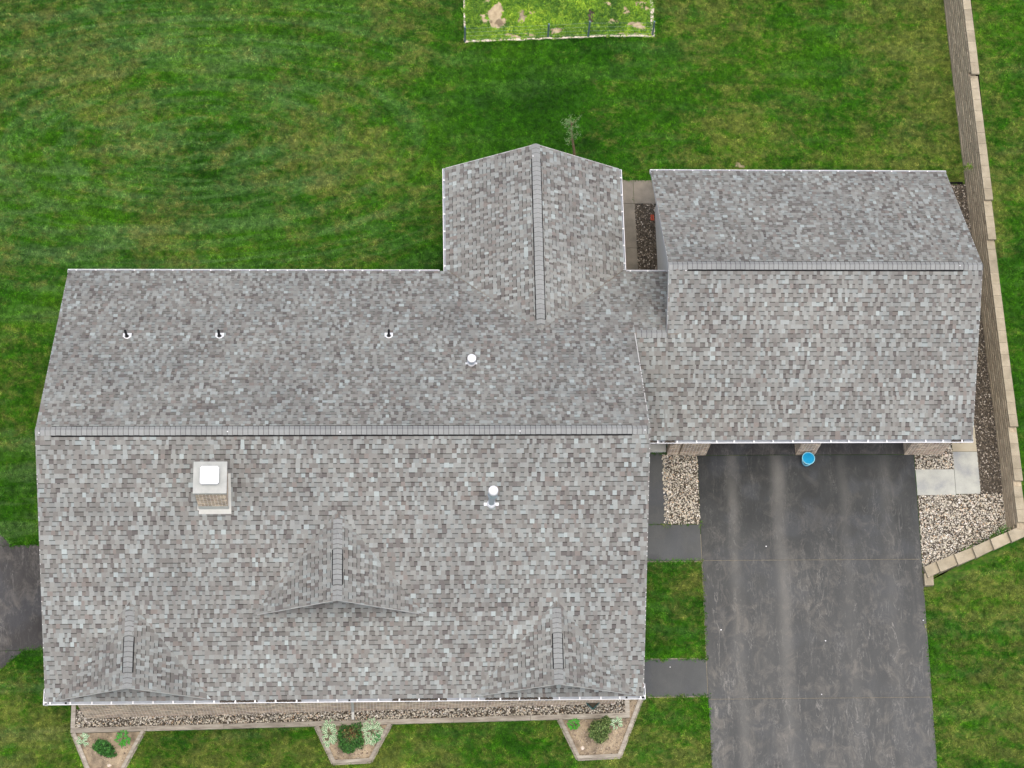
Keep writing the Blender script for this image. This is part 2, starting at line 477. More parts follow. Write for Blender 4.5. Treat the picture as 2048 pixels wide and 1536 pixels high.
def turf(name, bright, rand=0.0, trans=False):
    m, n, l, bs = nt(name)
    out = turf_nodes(n, l, bright)
    if rand:
        oi = n.new('ShaderNodeObjectInfo')
        rr = ramp(n, [(0, (1 - rand, 1 - rand, 1 - rand)), (0.5, (1, 1, 1)), (0.9, (1 + rand, 1 + rand * 0.9, 1 + rand)), (1.0, (2.2, 1.9, 2.2))]); l.new(oi.outputs['Random'], rr.inputs[0])
        out = mixc(n, l, 1.0, out, rr.outputs[0], 'MULTIPLY')
    l.new(out, bs.inputs['Base Color'])
    bs.inputs['Roughness'].default_value = 0.8
    bs.inputs['Specular IOR Level'].default_value = 0.15
    return m


M_turf = turf('turf_base', 0.72)
M_blade = turf('grass_blade', 1.24, 0.42)

# ------------------------------------------------------------------ ground
STEP = [(30.75, 5.75), (27.60, 4.30)]        # line of the stepped end of the retaining wall


def xr(y):
    if y >= 5.75: return 30.32
    if y <= 4.22: return 27.53
    return 27.53 + (y - 4.22) / (5.75 - 4.22) * (30.32 - 27.53)


def wall_top(y):
    for y0, h in ((21.8, 1.66), (17.1, 1.5), (15.7, 1.36), (9.1, 1.20), (7.3, 1.04)):
        if y >= y0: return h
    return 0.88


def wt_smooth(y):
    ks = [(-60, -0.4), (-4, -0.12), (0, 0.06), (4, 0.42), (5.9, 0.70), (7.3, 0.92), (9.1, 1.08), (12, 1.14), (15.7, 1.28), (17.1, 1.40), (21.8, 1.55), (27, 1.62), (80, 1.7)]
    return float(np.interp(y, [k[0] for k in ks], [k[1] for k in ks]))


def GB(x, y):
    """upper ground, east of the retaining wall and of the driveway"""
    g = G(x, y)
    t = min(max((x - 27.53) / 3.2, 0), 1); t = t * t * (3 - 2 * t)
    return g + (wt_smooth(y) - 0.07 - g) * t + max(0, x - 31) * 0.03


def sheet(name, xs, ys, zf, mat, xlo=None, xhi=None, **kw):
    vs = []; fs = []
    for y in ys:
        for x in xs:
            X = x
            if xhi: X = min(X, xhi(y))
            if xlo: X = max(X, xlo(y))
            vs.append((X, y, zf(X, y)))
    nx = len(xs)
    for j in range(len(ys) - 1):
        for i in range(nx - 1):
            q = [j * nx + i, j * nx + i + 1, (j + 1) * nx + i + 1, (j + 1) * nx + i]
            if abs(vs[q[0]][0] - vs[q[1]][0]) < 1e-6 and abs(vs[q[2]][0] - vs[q[3]][0]) < 1e-6: continue
            fs.append(q)
    mb = MB(); mb.grid_faces(vs, fs, 0, None, True)
    return mb.build(name, mat, **kw)


ysA = sorted(set([-150, -80, -40, -31.7, -20, -12] + [round(-8 + 0.5 * i, 2) for i in range(90)] + [8.3, 4.22, 5.75, 45, 80, 150]))
xsA = sorted(set([-150, -80, -40, -20, -12] + [float(i) for i in range(-8, 31)] + [18.0, -4.0, 27.53, 30.32]))
sheet('lawn', xsA, ysA, G, M_turf, xhi=xr, kind='structure')
xsB = [27.53 + 0.25 * i for i in range(30)] + [36, 40, 50, 80, 150]
sheet('upper_lawn', xsB, ysA, GB, M_turf, xlo=lambda y: 30.64 if y > 5.75 else xr(y) + (0.12 if y > 4.22 else 0), kind='structure')


def pt(*p):
    return [(q.x, q.y) for q in (UG(a, b) for a, b in p)]


def slab(name, poly, dz, thick, mat, parent=None, zf=G, **kw):
    """flat sheet with thickness that follows the ground; cut where the ground bends"""
    bm = bmesh.new()
    vs = [bm.verts.new((x, y, 0)) for x, y in poly]
    bm.faces.new(vs)
    bmesh.ops.recalc_face_normals(bm, faces=bm.faces)
    for co, no in (((18, 0, 0), (1, 0, 0)), ((-4, 0, 0), (1, 0, 0)), ((0, 8.3, 0), (0, 1, 0))):
        bmesh.ops.bisect_plane(bm, geom=bm.verts[:] + bm.edges[:] + bm.faces[:], plane_co=co, plane_no=no)
    bm.normal_update()
    if bm.faces[:][0].normal.z < 0: bmesh.ops.reverse_faces(bm, faces=bm.faces[:])
    r = bmesh.ops.extrude_face_region(bm, geom=bm.faces[:])
    top = [v for v in r['geom'] if isinstance(v, bmesh.types.BMVert)]
    tops = set(top)
    for v in bm.verts:
        v.co.z = zf(v.co.x, v.co.y) + dz - (0 if v in tops else thick)
    bmesh.ops.recalc_face_normals(bm, faces=bm.faces)
    off = parent_world(parent) if parent else Vector((0, 0, 0))
    for v in bm.verts: v.co -= off
    me = bpy.data.meshes.new(name); bm.to_mesh(me); bm.free()
    me.materials.append(mat)
    o = bpy.data.objects.new(name, me); COL.objects.link(o)
    if parent: o.parent = parent
    return props(o, **kw)


# main driveway: asphalt panels with open joints over a joint-dirt strip
EXCL = []          # polygons without grass


def rectp(x0, x1, y0, y1): return [(x0, y0), (x1, y0), (x1, y1), (x0, y1)]


drive = empty('driveway', (24, 4, 0), kind='structure')
DW0, DW1 = 20.36, 27.53
for a, b in ((-14, -6.0), (-5.992, 0.552), (0.566, 5.022), (5.036, 8.53)):
    slab('asphalt_panel', [(DW0 + (0.06 if a < 0 else 0), a), (DW1, a), (DW1, b), (DW0, b)], 0.025, 0.12, M_drive, drive)
slab('joint_strip', rectp(DW0 + 0.02, DW1 - 0.02, -13.9, 8.5), 0.012, 0.05, M_dirtjoint, drive)
slab('garage_floor', rectp(19.45, 28.4, 8.55, 17.4), 0.02, 0.12, M_wdrive, kind='structure')
EXCL.append(rectp(DW0 - 0.02, DW1 + 0.03, -14, 9))
# paths on the house side of the drive
path = empty('asphalt_path', (19, 5, 0), kind='structure')
for q in (rectp(17.5, 19.33, 6.23, 8.62), rectp(17.5, DW0 - 0.02, 5.02, 6.21)):
    slab('asphalt_panel', q, 0.022, 0.1, M_path, path); EXCL.append(q)
path2 = empty('asphalt_path', (19, 1.2, -0.4), kind='structure')
q = rectp(17.5, DW0 - 0.02, 0.66, 1.84)
slab('asphalt_panel', q, 0.022, 0.1, M_path, path2); EXCL.append(q)
for a, b, c, e in ((17.5, DW0 - 0.02, 1.845, 1.875), (17.5, DW0 - 0.02, 0.625, 0.655), (17.5, DW0 - 0.02, 4.985, 5.015), (DW0 - 0.018, DW0 - 0.004, 0.7, 5.9)):
    slab('joint_strip', rectp(a, b, c, e), 0.016, 0.03, M_dirtjoint, path2 if c < 3 else path)
# west side drive with flared panels
wd = empty('side_driveway', (-3, 4.5, -2), kind='structure')
wy0, wy1 = UG(30, 1301).y, UG(30, 1091).y
slab('asphalt_panel', rectp(-14, 0.6, wy0, wy1), 0.022, 0.1, M_wdrive, wd)
a_ = UG(25, 1090); b_ = UG(0, 1068); c_ = UG(47, 1302); d_ = UG(0, 1341)
sl = (b_.y - a_.y) / (b_.x - a_.x)
fl1 = [(-14, wy1 + 0.012), (a_.x, wy1 + 0.012), (-5.5, wy1 + 0.012 + (-5.5 - a_.x) * sl), (-14, wy1 + 0.012 + (-5.5 - a_.x) * sl)]
sl2 = (d_.y - c_.y) / (d_.x - c_.x)
fl2 = [(-14, wy0 - 0.012), (-14, wy0 + (-5.5 - c_.x) * sl2), (-5.5, wy0 + (-5.5 - c_.x) * sl2), (c_.x, wy0 - 0.012)]
slab('asphalt_panel', fl1, 0.022, 0.1, M_wdrive, wd)
slab('asphalt_panel', fl2, 0.022, 0.1, M_wdrive, wd)
EXCL += [rectp(-14, 0.6, wy0, wy1), fl1, fl2]
# concrete slabs
pat = empty('patio', (18.8, 18.5, 0), kind='structure')
px_ = lambda a, b: UG(a, b)
p1 = px_(1268, 408); p2 = px_(1249, 361); p3 = px_(1311, 408)
sx = p1.x; sy0 = p1.y; sy1 = p2.y
for q in (rectp(17.0, sx - 0.006, sy0 + 0.006, sy1), rectp(sx + 0.006, 20.4, sy0 + 0.006, sy1),
          rectp(17.5, sx + 0.03, 15.95, sy0 - 0.006), rectp(17.5, sx + 0.03, 13.4, 15.938)):
    slab('concrete_slab', q, 0.03, 0.1, M_slab_dark, pat); EXCL.append(q)
EXCL.append(rectp(17, 20.6, 13, sy0 + 0.1)); EXCL.append(rectp(27.5, 30.3, 5.9, 9.5)); EXCL.append(rectp(28.3, 30.2, 9, 18.4))
walk = empty('concrete_walk', (28.6, 8, 0), kind='structure')
A_ = px_(1905, 904); B_ = px_(1961, 988); C_ = px_(1830, 991); D_ = px_(1908, 939); Ee = px_(1903, 887)
slab('concrete_slab', rectp(A_.x, B_.x, A_.y + 0.008, 9.9), 0.035, 0.1, M_slab_tan, walk)
slab('concrete_slab', rectp(A_.x, B_.x, B_.y, A_.y - 0.004), 0.03, 0.1, M_slab, walk)
slab('concrete_slab', rectp(DW1 + 0.02, A_.x - 0.012, C_.y, D_.y), 0.03, 0.1, M_slab, walk)
slab('stoop_slab', rectp(17.6, 19.33, 8.64, 10.6), 0.12, 0.2, M_cream, kind='structure')

# gravel beds: dark soil sheets, stones scattered later
GRAVEL = []
gbed = empty('gravel_bed', (19.8, 7.4, 0), kind='structure')


def gravel(poly, tone, zf=G):
    slab('bed_soil', poly, 0.012, 0.04, M_bedsoil, gbed)
    GRAVEL.append((poly, tone)); EXCL.append(poly)


gw = px_(1329, 1049).x
gravel([(gw, px_(1332, 1049).y), (DW0 - 0.01, px_(1396, 1049).y), (DW0 - 0.01, 8.6), (gw, 8.6)], 0)
slab('joint_strip', rectp(DW0 - 0.25, 20.62, 8.535, 8.6), 0.02, 0.03, M_dirtjoint, gbed)
gravel([(DW1 + 0.02, 4.55), (27.9, 4.75), (30.45, 5.98), (30.4, 7.2), (B_.x, B_.y), (DW1 + 0.02, C_.y)], 0)
gravel([(DW1 + 0.02, D_.y), (A_.x - 0.01, D_.y), (A_.x - 0.01, 9.0), (DW1 + 0.02, 9.0)], 0)
gx = B_.x
e_ = px_(1927, 369)
gravel([(gx, B_.y), (30.4, 7.2), (30.2, e_.y), (28.4, e_.y), (28.4, 9.4), (gx, 9.4)], 1)
gravel([(sx + 0.03, 13.4), (19.4, 13.4), (19.4, sy0), (sx + 0.03, sy0)], 1)
slab('edging_strip', rectp(28.4, 30.1, e_.y, e_.y + 0.07), 0.06, 0.1, M_timber, gbed)
gravel([(0.34, 0.17), (17.72, 0.17), (17.72, 0.75), (0.34, 0.75)], 0)
EXCL.append(rectp(0.5, 17.9, 0.1, 14.0)); EXCL.append(rectp(12.4, 17.7, 13.5, 17.5)); EXCL.append(rectp(19.3, 28.6, 8.5, 17.35))

# ------------------------------------------------------------------ house
E = 2.3          # gutter height above the garage floor
PM = 0.645       # roof pitch
L, W = 17.996, 14.149
XG0, XG1, YG0, WG = 18.963, 28.901, 8.183, 9.601
XW0, XW1, YW = 12.057, 18.003, 17.778
ZR = E + W / 2 * PM
ZG = E + WG / 2 * PM
PW = 0.62
XWM = (XW0 + XW1) / 2
ZW = E + (XW1 - XW0) / 2 * PW
YBR = (W + YG0) / 2
house = empty('house', (0, 0, 0), 'large grey shingled house with attached garage, rear wing, chimney and white gutters', 'house')

SH_COL = [(lin(163, 168, 165), 2.2), (lin(155, 157, 153), 3.8), (lin(148, 148, 143), 4.0), (lin(140, 138, 133), 3.0), (lin(129, 126, 121), 1.9), (lin(116, 111, 108), 1.2), (lin(175, 184, 182), 0.45), (lin(137, 129, 123), 0.7)]
_w = np.cumsum([w for _, w in SH_COL]); _w = _w / _w[-1]
SHK = 0.82


def shcol(r, tone=1.0):
    c = SH_COL[int(np.searchsorted(_w, r.random()))][0]
    k = (0.95 + 0.10 * r.random()) * tone * SHK
    f = 0.92; c = [q * f + m_ * (1 - f) for q, m_ in zip(c, (0.285, 0.29, 0.275))]
    return (c[0] * k * 0.968, c[1] * k * 0.985, c[2] * k * 0.99, 1)


def clip(poly, a, b):
    """keep the part of poly left of the line a->b"""
    out = []
    n = len(poly)
    d = lambda p: (b[0] - a[0]) * (p[1] - a[1]) - (b[1] - a[1]) * (p[0] - a[0])
    for i in range(n):
        p, q = poly[i], poly[(i + 1) % n]
        dp, dq = d(p), d(q)
        if dp >= 0: out.append(p)
        if (dp > 0 > dq) or (dp < 0 < dq):
            t = dp / (dp - dq)
            out.append((p[0] + (q[0] - p[0]) * t, p[1] + (q[1] - p[1]) * t))
    return out


SHINGLES = []      # (area, list of faces with colours)
N_UP = None


def lay_shingles(O, U, V, poly, hidden=None, seed=0, lift=0.0):
    """courses of laminated shingles on the plane O,U,V inside a convex uv polygon"""
    r = random.Random(seed)
    Wn = U.cross(V).normalized()
    P = lambda u, v, w: O + U * u + V * v + Wn * (w + lift)
    us = [p[0] for p in poly]; vs = [p[1] for p in poly]
    area2 = sum(poly[i][0] * poly[(i + 1) % len(poly)][1] - poly[(i + 1) % len(poly)][0] * poly[i][1] for i in range(len(poly)))
    if area2 < 0: poly = poly[::-1]
    ex = 0.1435
    v = min(vs)
    while v < max(vs):
        u = min(us) - r.random() * 0.3
        tooth = r.random() < 0.5
        while u < max(us):
            w = r.choice((0.08, 0.10, 0.115, 0.13, 0.155)) if tooth else r.choice((0.07, 0.09, 0.11, 0.135, 0.17))
            w *= 0.92 + 0.16 * r.random()
            cells = [(u, u + w)]
            if not tooth and w > 0.14 and r.random() < 0.3: cells = [(u, u + w * 0.5), (u + w * 0.5, u + w)]
            for a, b in cells:
                rect = [(a, v), (b, v), (b, v + ex + 0.001), (a, v + ex + 0.001)]
                cut = rect
                inside = True
                for i in range(len(poly)):
                    cut = clip(cut, poly[i], poly[(i + 1) % len(poly)])
                    if len(cut) < 3: inside = False; break
                if not inside: continue
                c = P((a + b) / 2, v + ex / 2, 0)
                if hidden and hidden(c): continue
                h0 = 0.0125 if tooth else 0.0045
                h0 += r.random() * 0.0015
                w_at = lambda vv: h0 + (0.0005 - h0) * min(max((vv - v) / ex, 0), 1) + (0.002 if tooth else 0)
                col = shcol(r, 1.05 if tooth else 0.90)
                faces = []
                full = len(cut) == 4 and abs(cut[0][0] - a) < 1e-6 and all(abs(cut[i][0] - rect[i][0]) < 1e-6 and abs(cut[i][1] - rect[i][1]) < 1e-6 for i in range(4))
                if full and not tooth:
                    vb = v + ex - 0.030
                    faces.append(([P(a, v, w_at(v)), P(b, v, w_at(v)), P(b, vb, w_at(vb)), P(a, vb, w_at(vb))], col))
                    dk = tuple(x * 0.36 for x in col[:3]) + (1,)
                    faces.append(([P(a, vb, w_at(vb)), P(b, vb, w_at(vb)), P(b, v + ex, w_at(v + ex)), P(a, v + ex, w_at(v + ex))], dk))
                else:
                    faces.append(([P(x, y, w_at(y)) for x, y in cut], col))
                if full:
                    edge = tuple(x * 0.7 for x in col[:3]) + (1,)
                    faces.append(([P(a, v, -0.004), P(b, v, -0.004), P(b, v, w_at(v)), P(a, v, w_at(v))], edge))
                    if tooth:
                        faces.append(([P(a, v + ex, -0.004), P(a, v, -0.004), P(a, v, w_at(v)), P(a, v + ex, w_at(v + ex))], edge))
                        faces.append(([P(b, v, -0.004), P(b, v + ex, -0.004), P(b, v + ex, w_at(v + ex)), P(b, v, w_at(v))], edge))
                pc = [project(q) for q in faces[0][0]]
                ar = abs(sum(pc[i][0] * pc[(i + 1) % len(pc)][1] - pc[(i + 1) % len(pc)][0] * pc[i][1] for i in range(len(pc)))) / 2
                if not all(0 < q[0] < 2048 and 0 < q[1] < 1536 for q in pc) or not full: ar = 0
                SHINGLES.append((ar, faces))
            u += w
            tooth = not tooth if r.random() < 0.82 else tooth
        v += ex


CP = 1 / math.sqrt(1 + PM * PM); SP = PM * CP
OV = 0.085           # shingle edge stands this far inside the gutter lip
X_, Y_ = Vector((1, 0, 0)), Vector((0, 1, 0))
VS = Vector((0, CP, SP)); VN = Vector((0, -CP, SP))
S_nrm = Vector((0, -SP, CP)); N_nrm = Vector((0, SP, CP))

# reverse gables on the front slope, surveyed on the roof plane
GABLES = []
for T, A, B in (((672, 1022), (508, 1232), (852, 1228)), ((264, 1203), (106, 1403), (418, 1402)), ((1113, 1200), (947, 1399), (1272, 1396))):
    t = UP(*T, (0, 0, E), S_nrm); a = UP(*A, (0, 0, E), S_nrm); b = UP(*B, (0, 0, E), S_nrm)
    yf = max(0.11, (a.y + b.y) / 2)
    xm = t.x
    hw = (b.x - a.x) / 2
    xc = (a.x + b.x) / 2 * 0.5 + t.x * 0.5
    zA = E + yf * PM
    GABLES.append(dict(x=xc, hw=hw, yf=yf, yt=t.y, zt=t.z, za=zA))


def under_gable(c):
    for g in GABLES:
        if c.y > g['yf'] + 0.85:
            z = g['zt'] - abs(c.x - g['x']) * (g['zt'] - g['za']) / g['hw']
            if z > c.z + 0.06: return True
    return False


def under_wing(c):
    z = ZW - abs(c.x - XWM) * PW
    return c.y > W - 3.3 and z > c.z + 0.06


sl_len = W / 2 / CP
RK0, RK1 = 0.03, L - 0.03
lay_shingles(Vector((0, OV, E + OV * PM)), X_, VS, [(RK0, 0), (RK1, 0), (RK1, sl_len - OV / CP), (RK0, sl_len - OV / CP)], under_gable, 1)
Onm = Vector((L, W - OV, E + OV * PM))
lay_shingles(Onm, -X_, VN, [(L - RK1, 0), (L - RK0, 0), (L - RK0, sl_len - OV / CP), (L - RK1, sl_len - OV / CP)], under_wing, 2)
# link roof between house and garage: its north slope continues the house's
lb = (W - YBR) / CP - OV / CP
lay_shingles(Onm, -X_, VN, [(L - 19.36, 0), (L - RK1 - 0.001, 0), (L - RK1 - 0.001, lb), (L - 19.36, lb)], None, 3)
Ogs = Vector((0, YG0 + OV, E + OV * PM))
gl = WG / 2 / CP - OV / CP
lay_shingles(Ogs, X_, VS, [(XG0, 0), (XG1 - 0.03, 0), (XG1 - 0.03, gl), (XG0, gl)], None, 4)
lb2 = (YBR - YG0) / CP - OV / CP
lay_shingles(Ogs, X_, VS, [(17.6, 0), (XG0, 0), (XG0, lb2), (17.6, lb2)], None, 5)
lay_shingles(Vector((XG1, YG0 + WG - OV, E + OV * PM)), -X_, VN, [(0.03, 0), (XG1 - XG0, 0), (XG1 - XG0, gl), (0.03, gl)], None, 6)
# rear wing
CW = 1 / math.sqrt(1 + PW * PW); SW = PW * CW
yv = W - (ZW - E) / PM
wl = (XWM - XW0) / CW
lay_shingles(Vector((XW0 + OV, YW, E + OV * PW)), -Y_, Vector((CW, 0, SW)), [(0.02, 0), (YW - W - 0.0, 0), (YW - yv, wl - OV / CW), (0.02, wl - OV / CW)], None, 7)
lay_shingles(Vector((XW1 - OV, YW, E + OV * PW)), Y_, Vector((-CW, 0, SW)), [(-0.02, 0), (-0.02, wl - OV / CW), (-(YW - yv), wl - OV / CW), (-(YW - W), 0)], None, 8)
for k, g in enumerate(GABLES):
    pg = (g['zt'] - g['za']) / g['hw']
    c_ = 1 / math.sqrt(1 + pg * pg); s_ = pg * c_
    sl_ = g['hw'] / c_
    D = g['yt'] - g['yf']
    lay_shingles(Vector((g['x'] - g['hw'], g['yf'], g['za'])), -Y_, Vector((c_, 0, s_)), [(0, 0), (0, sl_), (-D, sl_)], None, 20 + k, 0.01)
    lay_shingles(Vector((g['x'] + g['hw'], g['yf'], g['za'])), Y_, Vector((-c_, 0, s_)), [(0, 0), (D, sl_), (0, sl_)], None, 30 + k, 0.01)

roof = MB()


def deck(O, U, V, poly, t=0.14):
    Wn = U.cross(V).normalized()
    n = len(poly)
    a2 = sum(poly[i][0] * poly[(i + 1) % n][1] - poly[(i + 1) % n][0] * poly[i][1] for i in range(n))
    if a2 < 0: poly = poly[::-1]
    vs = [O + U * u + V * v + Wn * -t for u, v in poly] + [O + U * u + V * v + Wn * -0.004 for u, v in poly]
    roof.grid_faces(vs, [tuple(range(n - 1, -1, -1)), tuple(range(n, 2 * n))] + [(i, (i + 1) % n, n + (i + 1) % n, n + i) for i in range(n)], 0)


deck(Vector((0, 0.1, E + 0.1 * PM)), X_, VS, [(0.06, 0), (L - 0.06, 0), (L - 0.06, sl_len - 0.12), (0.06, sl_len - 0.12)])
deck(Vector((L, W - 0.1, E + 0.1 * PM)), -X_, VN, [(0.06, 0), (L - 0.06, 0), (L - 0.06, sl_len - 0.12), (0.06, sl_len - 0.12)])
deck(Vector((L, W - 0.1, E + 0.1 * PM)), -X_, VN, [(L - 19.35, 0), (0.05, 0), (0.05, lb), (L - 19.35, lb)], 0.1)
deck(Vector((0, YG0 + 0.1, E + 0.1 * PM)), X_, VS, [(XG0 + 0.03, 0), (XG1 - 0.06, 0), (XG1 - 0.06, gl - 0.02), (XG0 + 0.03, gl - 0.02)])
deck(Vector((0, YG0 + 0.1, E + 0.1 * PM)), X_, VS, [(17.6, 0), (XG0 + 0.04, 0), (XG0 + 0.04, lb2), (17.6, lb2)], 0.1)
deck(Vector((XG1, YG0 + WG - 0.1, E + 0.1 * PM)), -X_, VN, [(0.06, 0), (XG1 - XG0 - 0.03, 0), (XG1 - XG0 - 0.03, gl - 0.02), (0.06, gl - 0.02)])
deck(Vector((XW0 + 0.1, YW - 0.03, E + 0.1 * PW)), -Y_, Vector((CW, 0, SW)), [(0, 0), (YW - W, 0), (YW - yv, wl - 0.12), (0, wl - 0.12)])
deck(Vector((XW1 - 0.1, YW - 0.03, E + 0.1 * PW)), Y_, Vector((-CW, 0, SW)), [(0, 0), (0, wl - 0.12), (-(YW - yv), wl - 0.12), (-(YW - W), 0)])
for g in GABLES:
    x, hw, yf, yt, zt, za = (g[k] for k in ('x', 'hw', 'yf', 'yt', 'zt', 'za'))
    t = 0.1
    z0 = 0.005
    for s_ in (-1, 1):
        A = (x + s_ * hw, yf + 0.02, za - 0.0); F = (x, yf + 0.02, zt - 0.004); T = (x, yt, zt - 0.004)
        vs = [A, F, T] + [(p[0], p[1], p[2] - t) for p in (A, F, T)]
        roof.grid_faces(vs, [(0, 1, 2), (5, 4, 3), (0, 3, 4, 1), (1, 4, 5, 2), (2, 5, 3, 0)], 0)
roof_o = roof.build('roof', M_deck, house)

SHINGLES.sort(key=lambda s: -s[0])
for ar, faces in SHINGLES[:300]:
    mb = MB()
    for pts, c in faces: mb.face(pts, 0, c)
    mb.build('shingle', M_shingle, roof_o)
mb = MB()
for ar, faces in SHINGLES[300:]:
    for pts, c in faces: mb.face(pts, 0, c)
mb.build('shingle_courses', M_shingle, roof_o, kind='stuff')


# ridge caps and ridge vents
def ridge(a, b, slope, vent, step=0.15, tone=1.0, seed=0, hw=0.135):
    a, b = Vector(a), Vector(b)
    D = (b - a); Ln = D.length; D.normalize()
    Sd = D.cross(Vector((0, 0, 1))).normalized()
    r = random.Random(seed)
    n = int(Ln / step)
    if vent: vent = (math.ceil(vent[0] / step) * step, math.floor(vent[1] / step) * step)
    for i in range(n):
        s0, s1 = i * step, (i + 1) * step + 0.015
        mid = (s0 + s1) / 2
        up = 0.045 if vent and vent[0] <= mid <= vent[1] else 0.014
        k = (0.93 + 0.12 * r.random()) * tone * SHK
        c = lin(160, 163, 161); c = (c[0] * k, c[1] * k, c[2] * k, 1)
        m = MB()
        prof = [(-hw, -hw * slope), (-hw * 0.45, -hw * 0.42 * slope), (0, 0.004), (hw * 0.45, -hw * 0.42 * slope), (hw, -hw * slope)]
        th = 0.012
        h0, h1 = up + 0.010, up
        jit = (r.random() - 0.5) * 0.008
        top0 = [a + D * s0 + Sd * (x + jit) + Vector((0, 0, z + h0)) for x, z in prof]
        top1 = [a + D * s1 + Sd * (x + jit) + Vector((0, 0, z + h1)) for x, z in prof]
        bot0 = [p - Vector((0, 0, th)) for p in top0]
        ec = (c[0] * 0.3, c[1] * 0.3, c[2] * 0.3, 1)
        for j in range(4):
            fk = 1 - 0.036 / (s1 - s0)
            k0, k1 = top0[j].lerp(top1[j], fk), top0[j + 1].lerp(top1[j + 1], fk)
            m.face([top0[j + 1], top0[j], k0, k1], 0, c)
            m.face([k1, k0, top1[j], top1[j + 1]], 0, (c[0] * 0.5, c[1] * 0.5, c[2] * 0.5, 1))  # darker upper strip: shadow of the cap seam painted into the colour
            m.face([bot0[j + 1], bot0[j], top0[j], top0[j + 1]], 0, ec)
        for p, q in ((0, 1), (4, -1)):
            dn = Vector((0, 0, th))
            m.face([top0[p] - dn, top1[p] - dn, top1[p], top0[p]], 0, ec)
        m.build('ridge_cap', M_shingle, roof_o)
    if vent:
        m = MB()
        hv = hw + 0.028
        v0, v1 = vent[0] + 0.01, vent[1] - 0.01
        for s_ in (-1, 1):
            e0 = Sd * (s_ * hv)
            for q0, q1 in ((v0, v1),):
                A0 = a + D * q0; A1 = a + D * q1
                up = Vector((0, 0, 0.034)); dn = Vector((0, 0, -0.02))
                zz = Vector((0, 0, -hv * slope))
                m.face([A0 + up, A1 + up, A1 + e0 + zz + up, A0 + e0 + zz + up], 0)
                m.face([A0 + e0 + zz + up, A1 + e0 + zz + up, A1 + e0 + zz + dn, A0 + e0 + zz + dn], 0)
                for Aq in (A0, A1):
                    m.face([Aq + up, Aq + e0 + zz + up, Aq + e0 + zz + dn, Aq + dn], 0)
        m.build('ridge_vent', M_ventslot, roof_o)


xr0 = UZ(93, 866, ZR).x; xr1 = UZ(1270, 864, ZR).x
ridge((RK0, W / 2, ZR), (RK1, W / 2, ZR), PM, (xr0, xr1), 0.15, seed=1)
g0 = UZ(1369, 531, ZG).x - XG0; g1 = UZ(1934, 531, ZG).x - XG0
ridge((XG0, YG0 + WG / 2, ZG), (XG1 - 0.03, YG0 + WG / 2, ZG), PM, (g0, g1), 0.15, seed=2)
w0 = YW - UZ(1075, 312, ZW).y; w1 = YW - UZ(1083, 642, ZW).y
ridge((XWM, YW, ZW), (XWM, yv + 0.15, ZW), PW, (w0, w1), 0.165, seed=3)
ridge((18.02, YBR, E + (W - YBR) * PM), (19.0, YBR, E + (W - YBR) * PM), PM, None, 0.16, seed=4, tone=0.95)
for g, (ya, yb) in zip(GABLES, ((1092, 1174), (1268, 1349), (1263, 1343))):
    pg = (g['zt'] - g['za']) / g['hw']
    xx = project((g['x'], g['yf'], g['zt']))[0]
    s0 = UZ(xx, yb, g['zt']).y - g['yf']; s1 = UZ(xx, ya, g['zt']).y - g['yf']
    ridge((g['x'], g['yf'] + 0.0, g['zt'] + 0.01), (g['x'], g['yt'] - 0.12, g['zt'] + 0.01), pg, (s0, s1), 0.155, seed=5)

# rake trim and fascia
def beam(mb, a, b, w, h, side, mi=0):
    """bar from a to b, w sideways (along side), h downwards"""
    a, b = Vector(a), Vector(b); s_ = Vector(side) * w; d = Vector((0, 0, -h))
    mb.hexa([a + d, b + d, b + d + s_, a + d + s_, a, b, b + s_, a + s_], mi)


def rake(pts, side, drop=0.17):
    for p, q in zip(pts[:-1], pts[1:]):
        m = MB(); beam(m, p, q, 0.022, drop, side)
        bmn = m.build('rake_board', M_trim, roof_o)


up_ = 0.002
rake([(0.03, 0.1, E + 0.1 * PM + up_), (0.03, W / 2, ZR + up_), (0.03, W - 0.1, E + 0.1 * PM + up_)], (1, 0, 0))
rake([(L - 0.03, 0.1, E + 0.1 * PM + up_), (L - 0.03, W / 2, ZR + up_), (L - 0.03, W - (ZR - ZR) - (W - YBR), E + (W - YBR) * PM + 0.02)], (-1, 0, 0))
rake([(XG1 - 0.03, YG0 + 0.1, E + 0.1 * PM + up_), (XG1 - 0.03, YG0 + WG / 2, ZG + up_), (XG1 - 0.03, YG0 + WG - 0.1, E + 0.1 * PM + up_)], (-1, 0, 0))
rake([(XG0 + 0.0, YBR + 0.05, E + (YBR + 0.05 - YG0) * PM + up_), (XG0 + 0.0, YG0 + WG / 2, ZG + up_), (XG0 + 0.0, YG0 + WG - 0.1, E + 0.1 * PM + up_)], (1, 0, 0))
rake([(XW0 + 0.1, YW - 0.005, E + 0.1 * PW + up_), (XWM, YW - 0.005, ZW + up_), (XW1 - 0.1, YW - 0.005, E + 0.1 * PW + up_)], (0, -1, 0))
for g in GABLES:
    x, hw, yf, zt, za = (g[k] for k in ('x', 'hw', 'yf', 'zt', 'za'))
    rake([(x - hw + 0.15, yf - 0.004, za + 0.15 * (zt - za) / hw + 0.004), (x, yf - 0.004, zt + 0.004), (x + hw - 0.15, yf - 0.004, za + 0.15 * (zt - za) / hw + 0.004)], (0, 1, 0), 0.06)
    m = MB()       # small gable wall under the rake
    yy = yf + 0.62; k_ = 1 - 0.62 / (g['yt'] - yf)
    zb_ = E + yy * PM; m.face([(x - hw * k_, yy, zb_), (x + hw * k_, yy, zb_), (x, yy, zt - 0.12)])
    m.build('gable_panel', M_siding, roof_o)

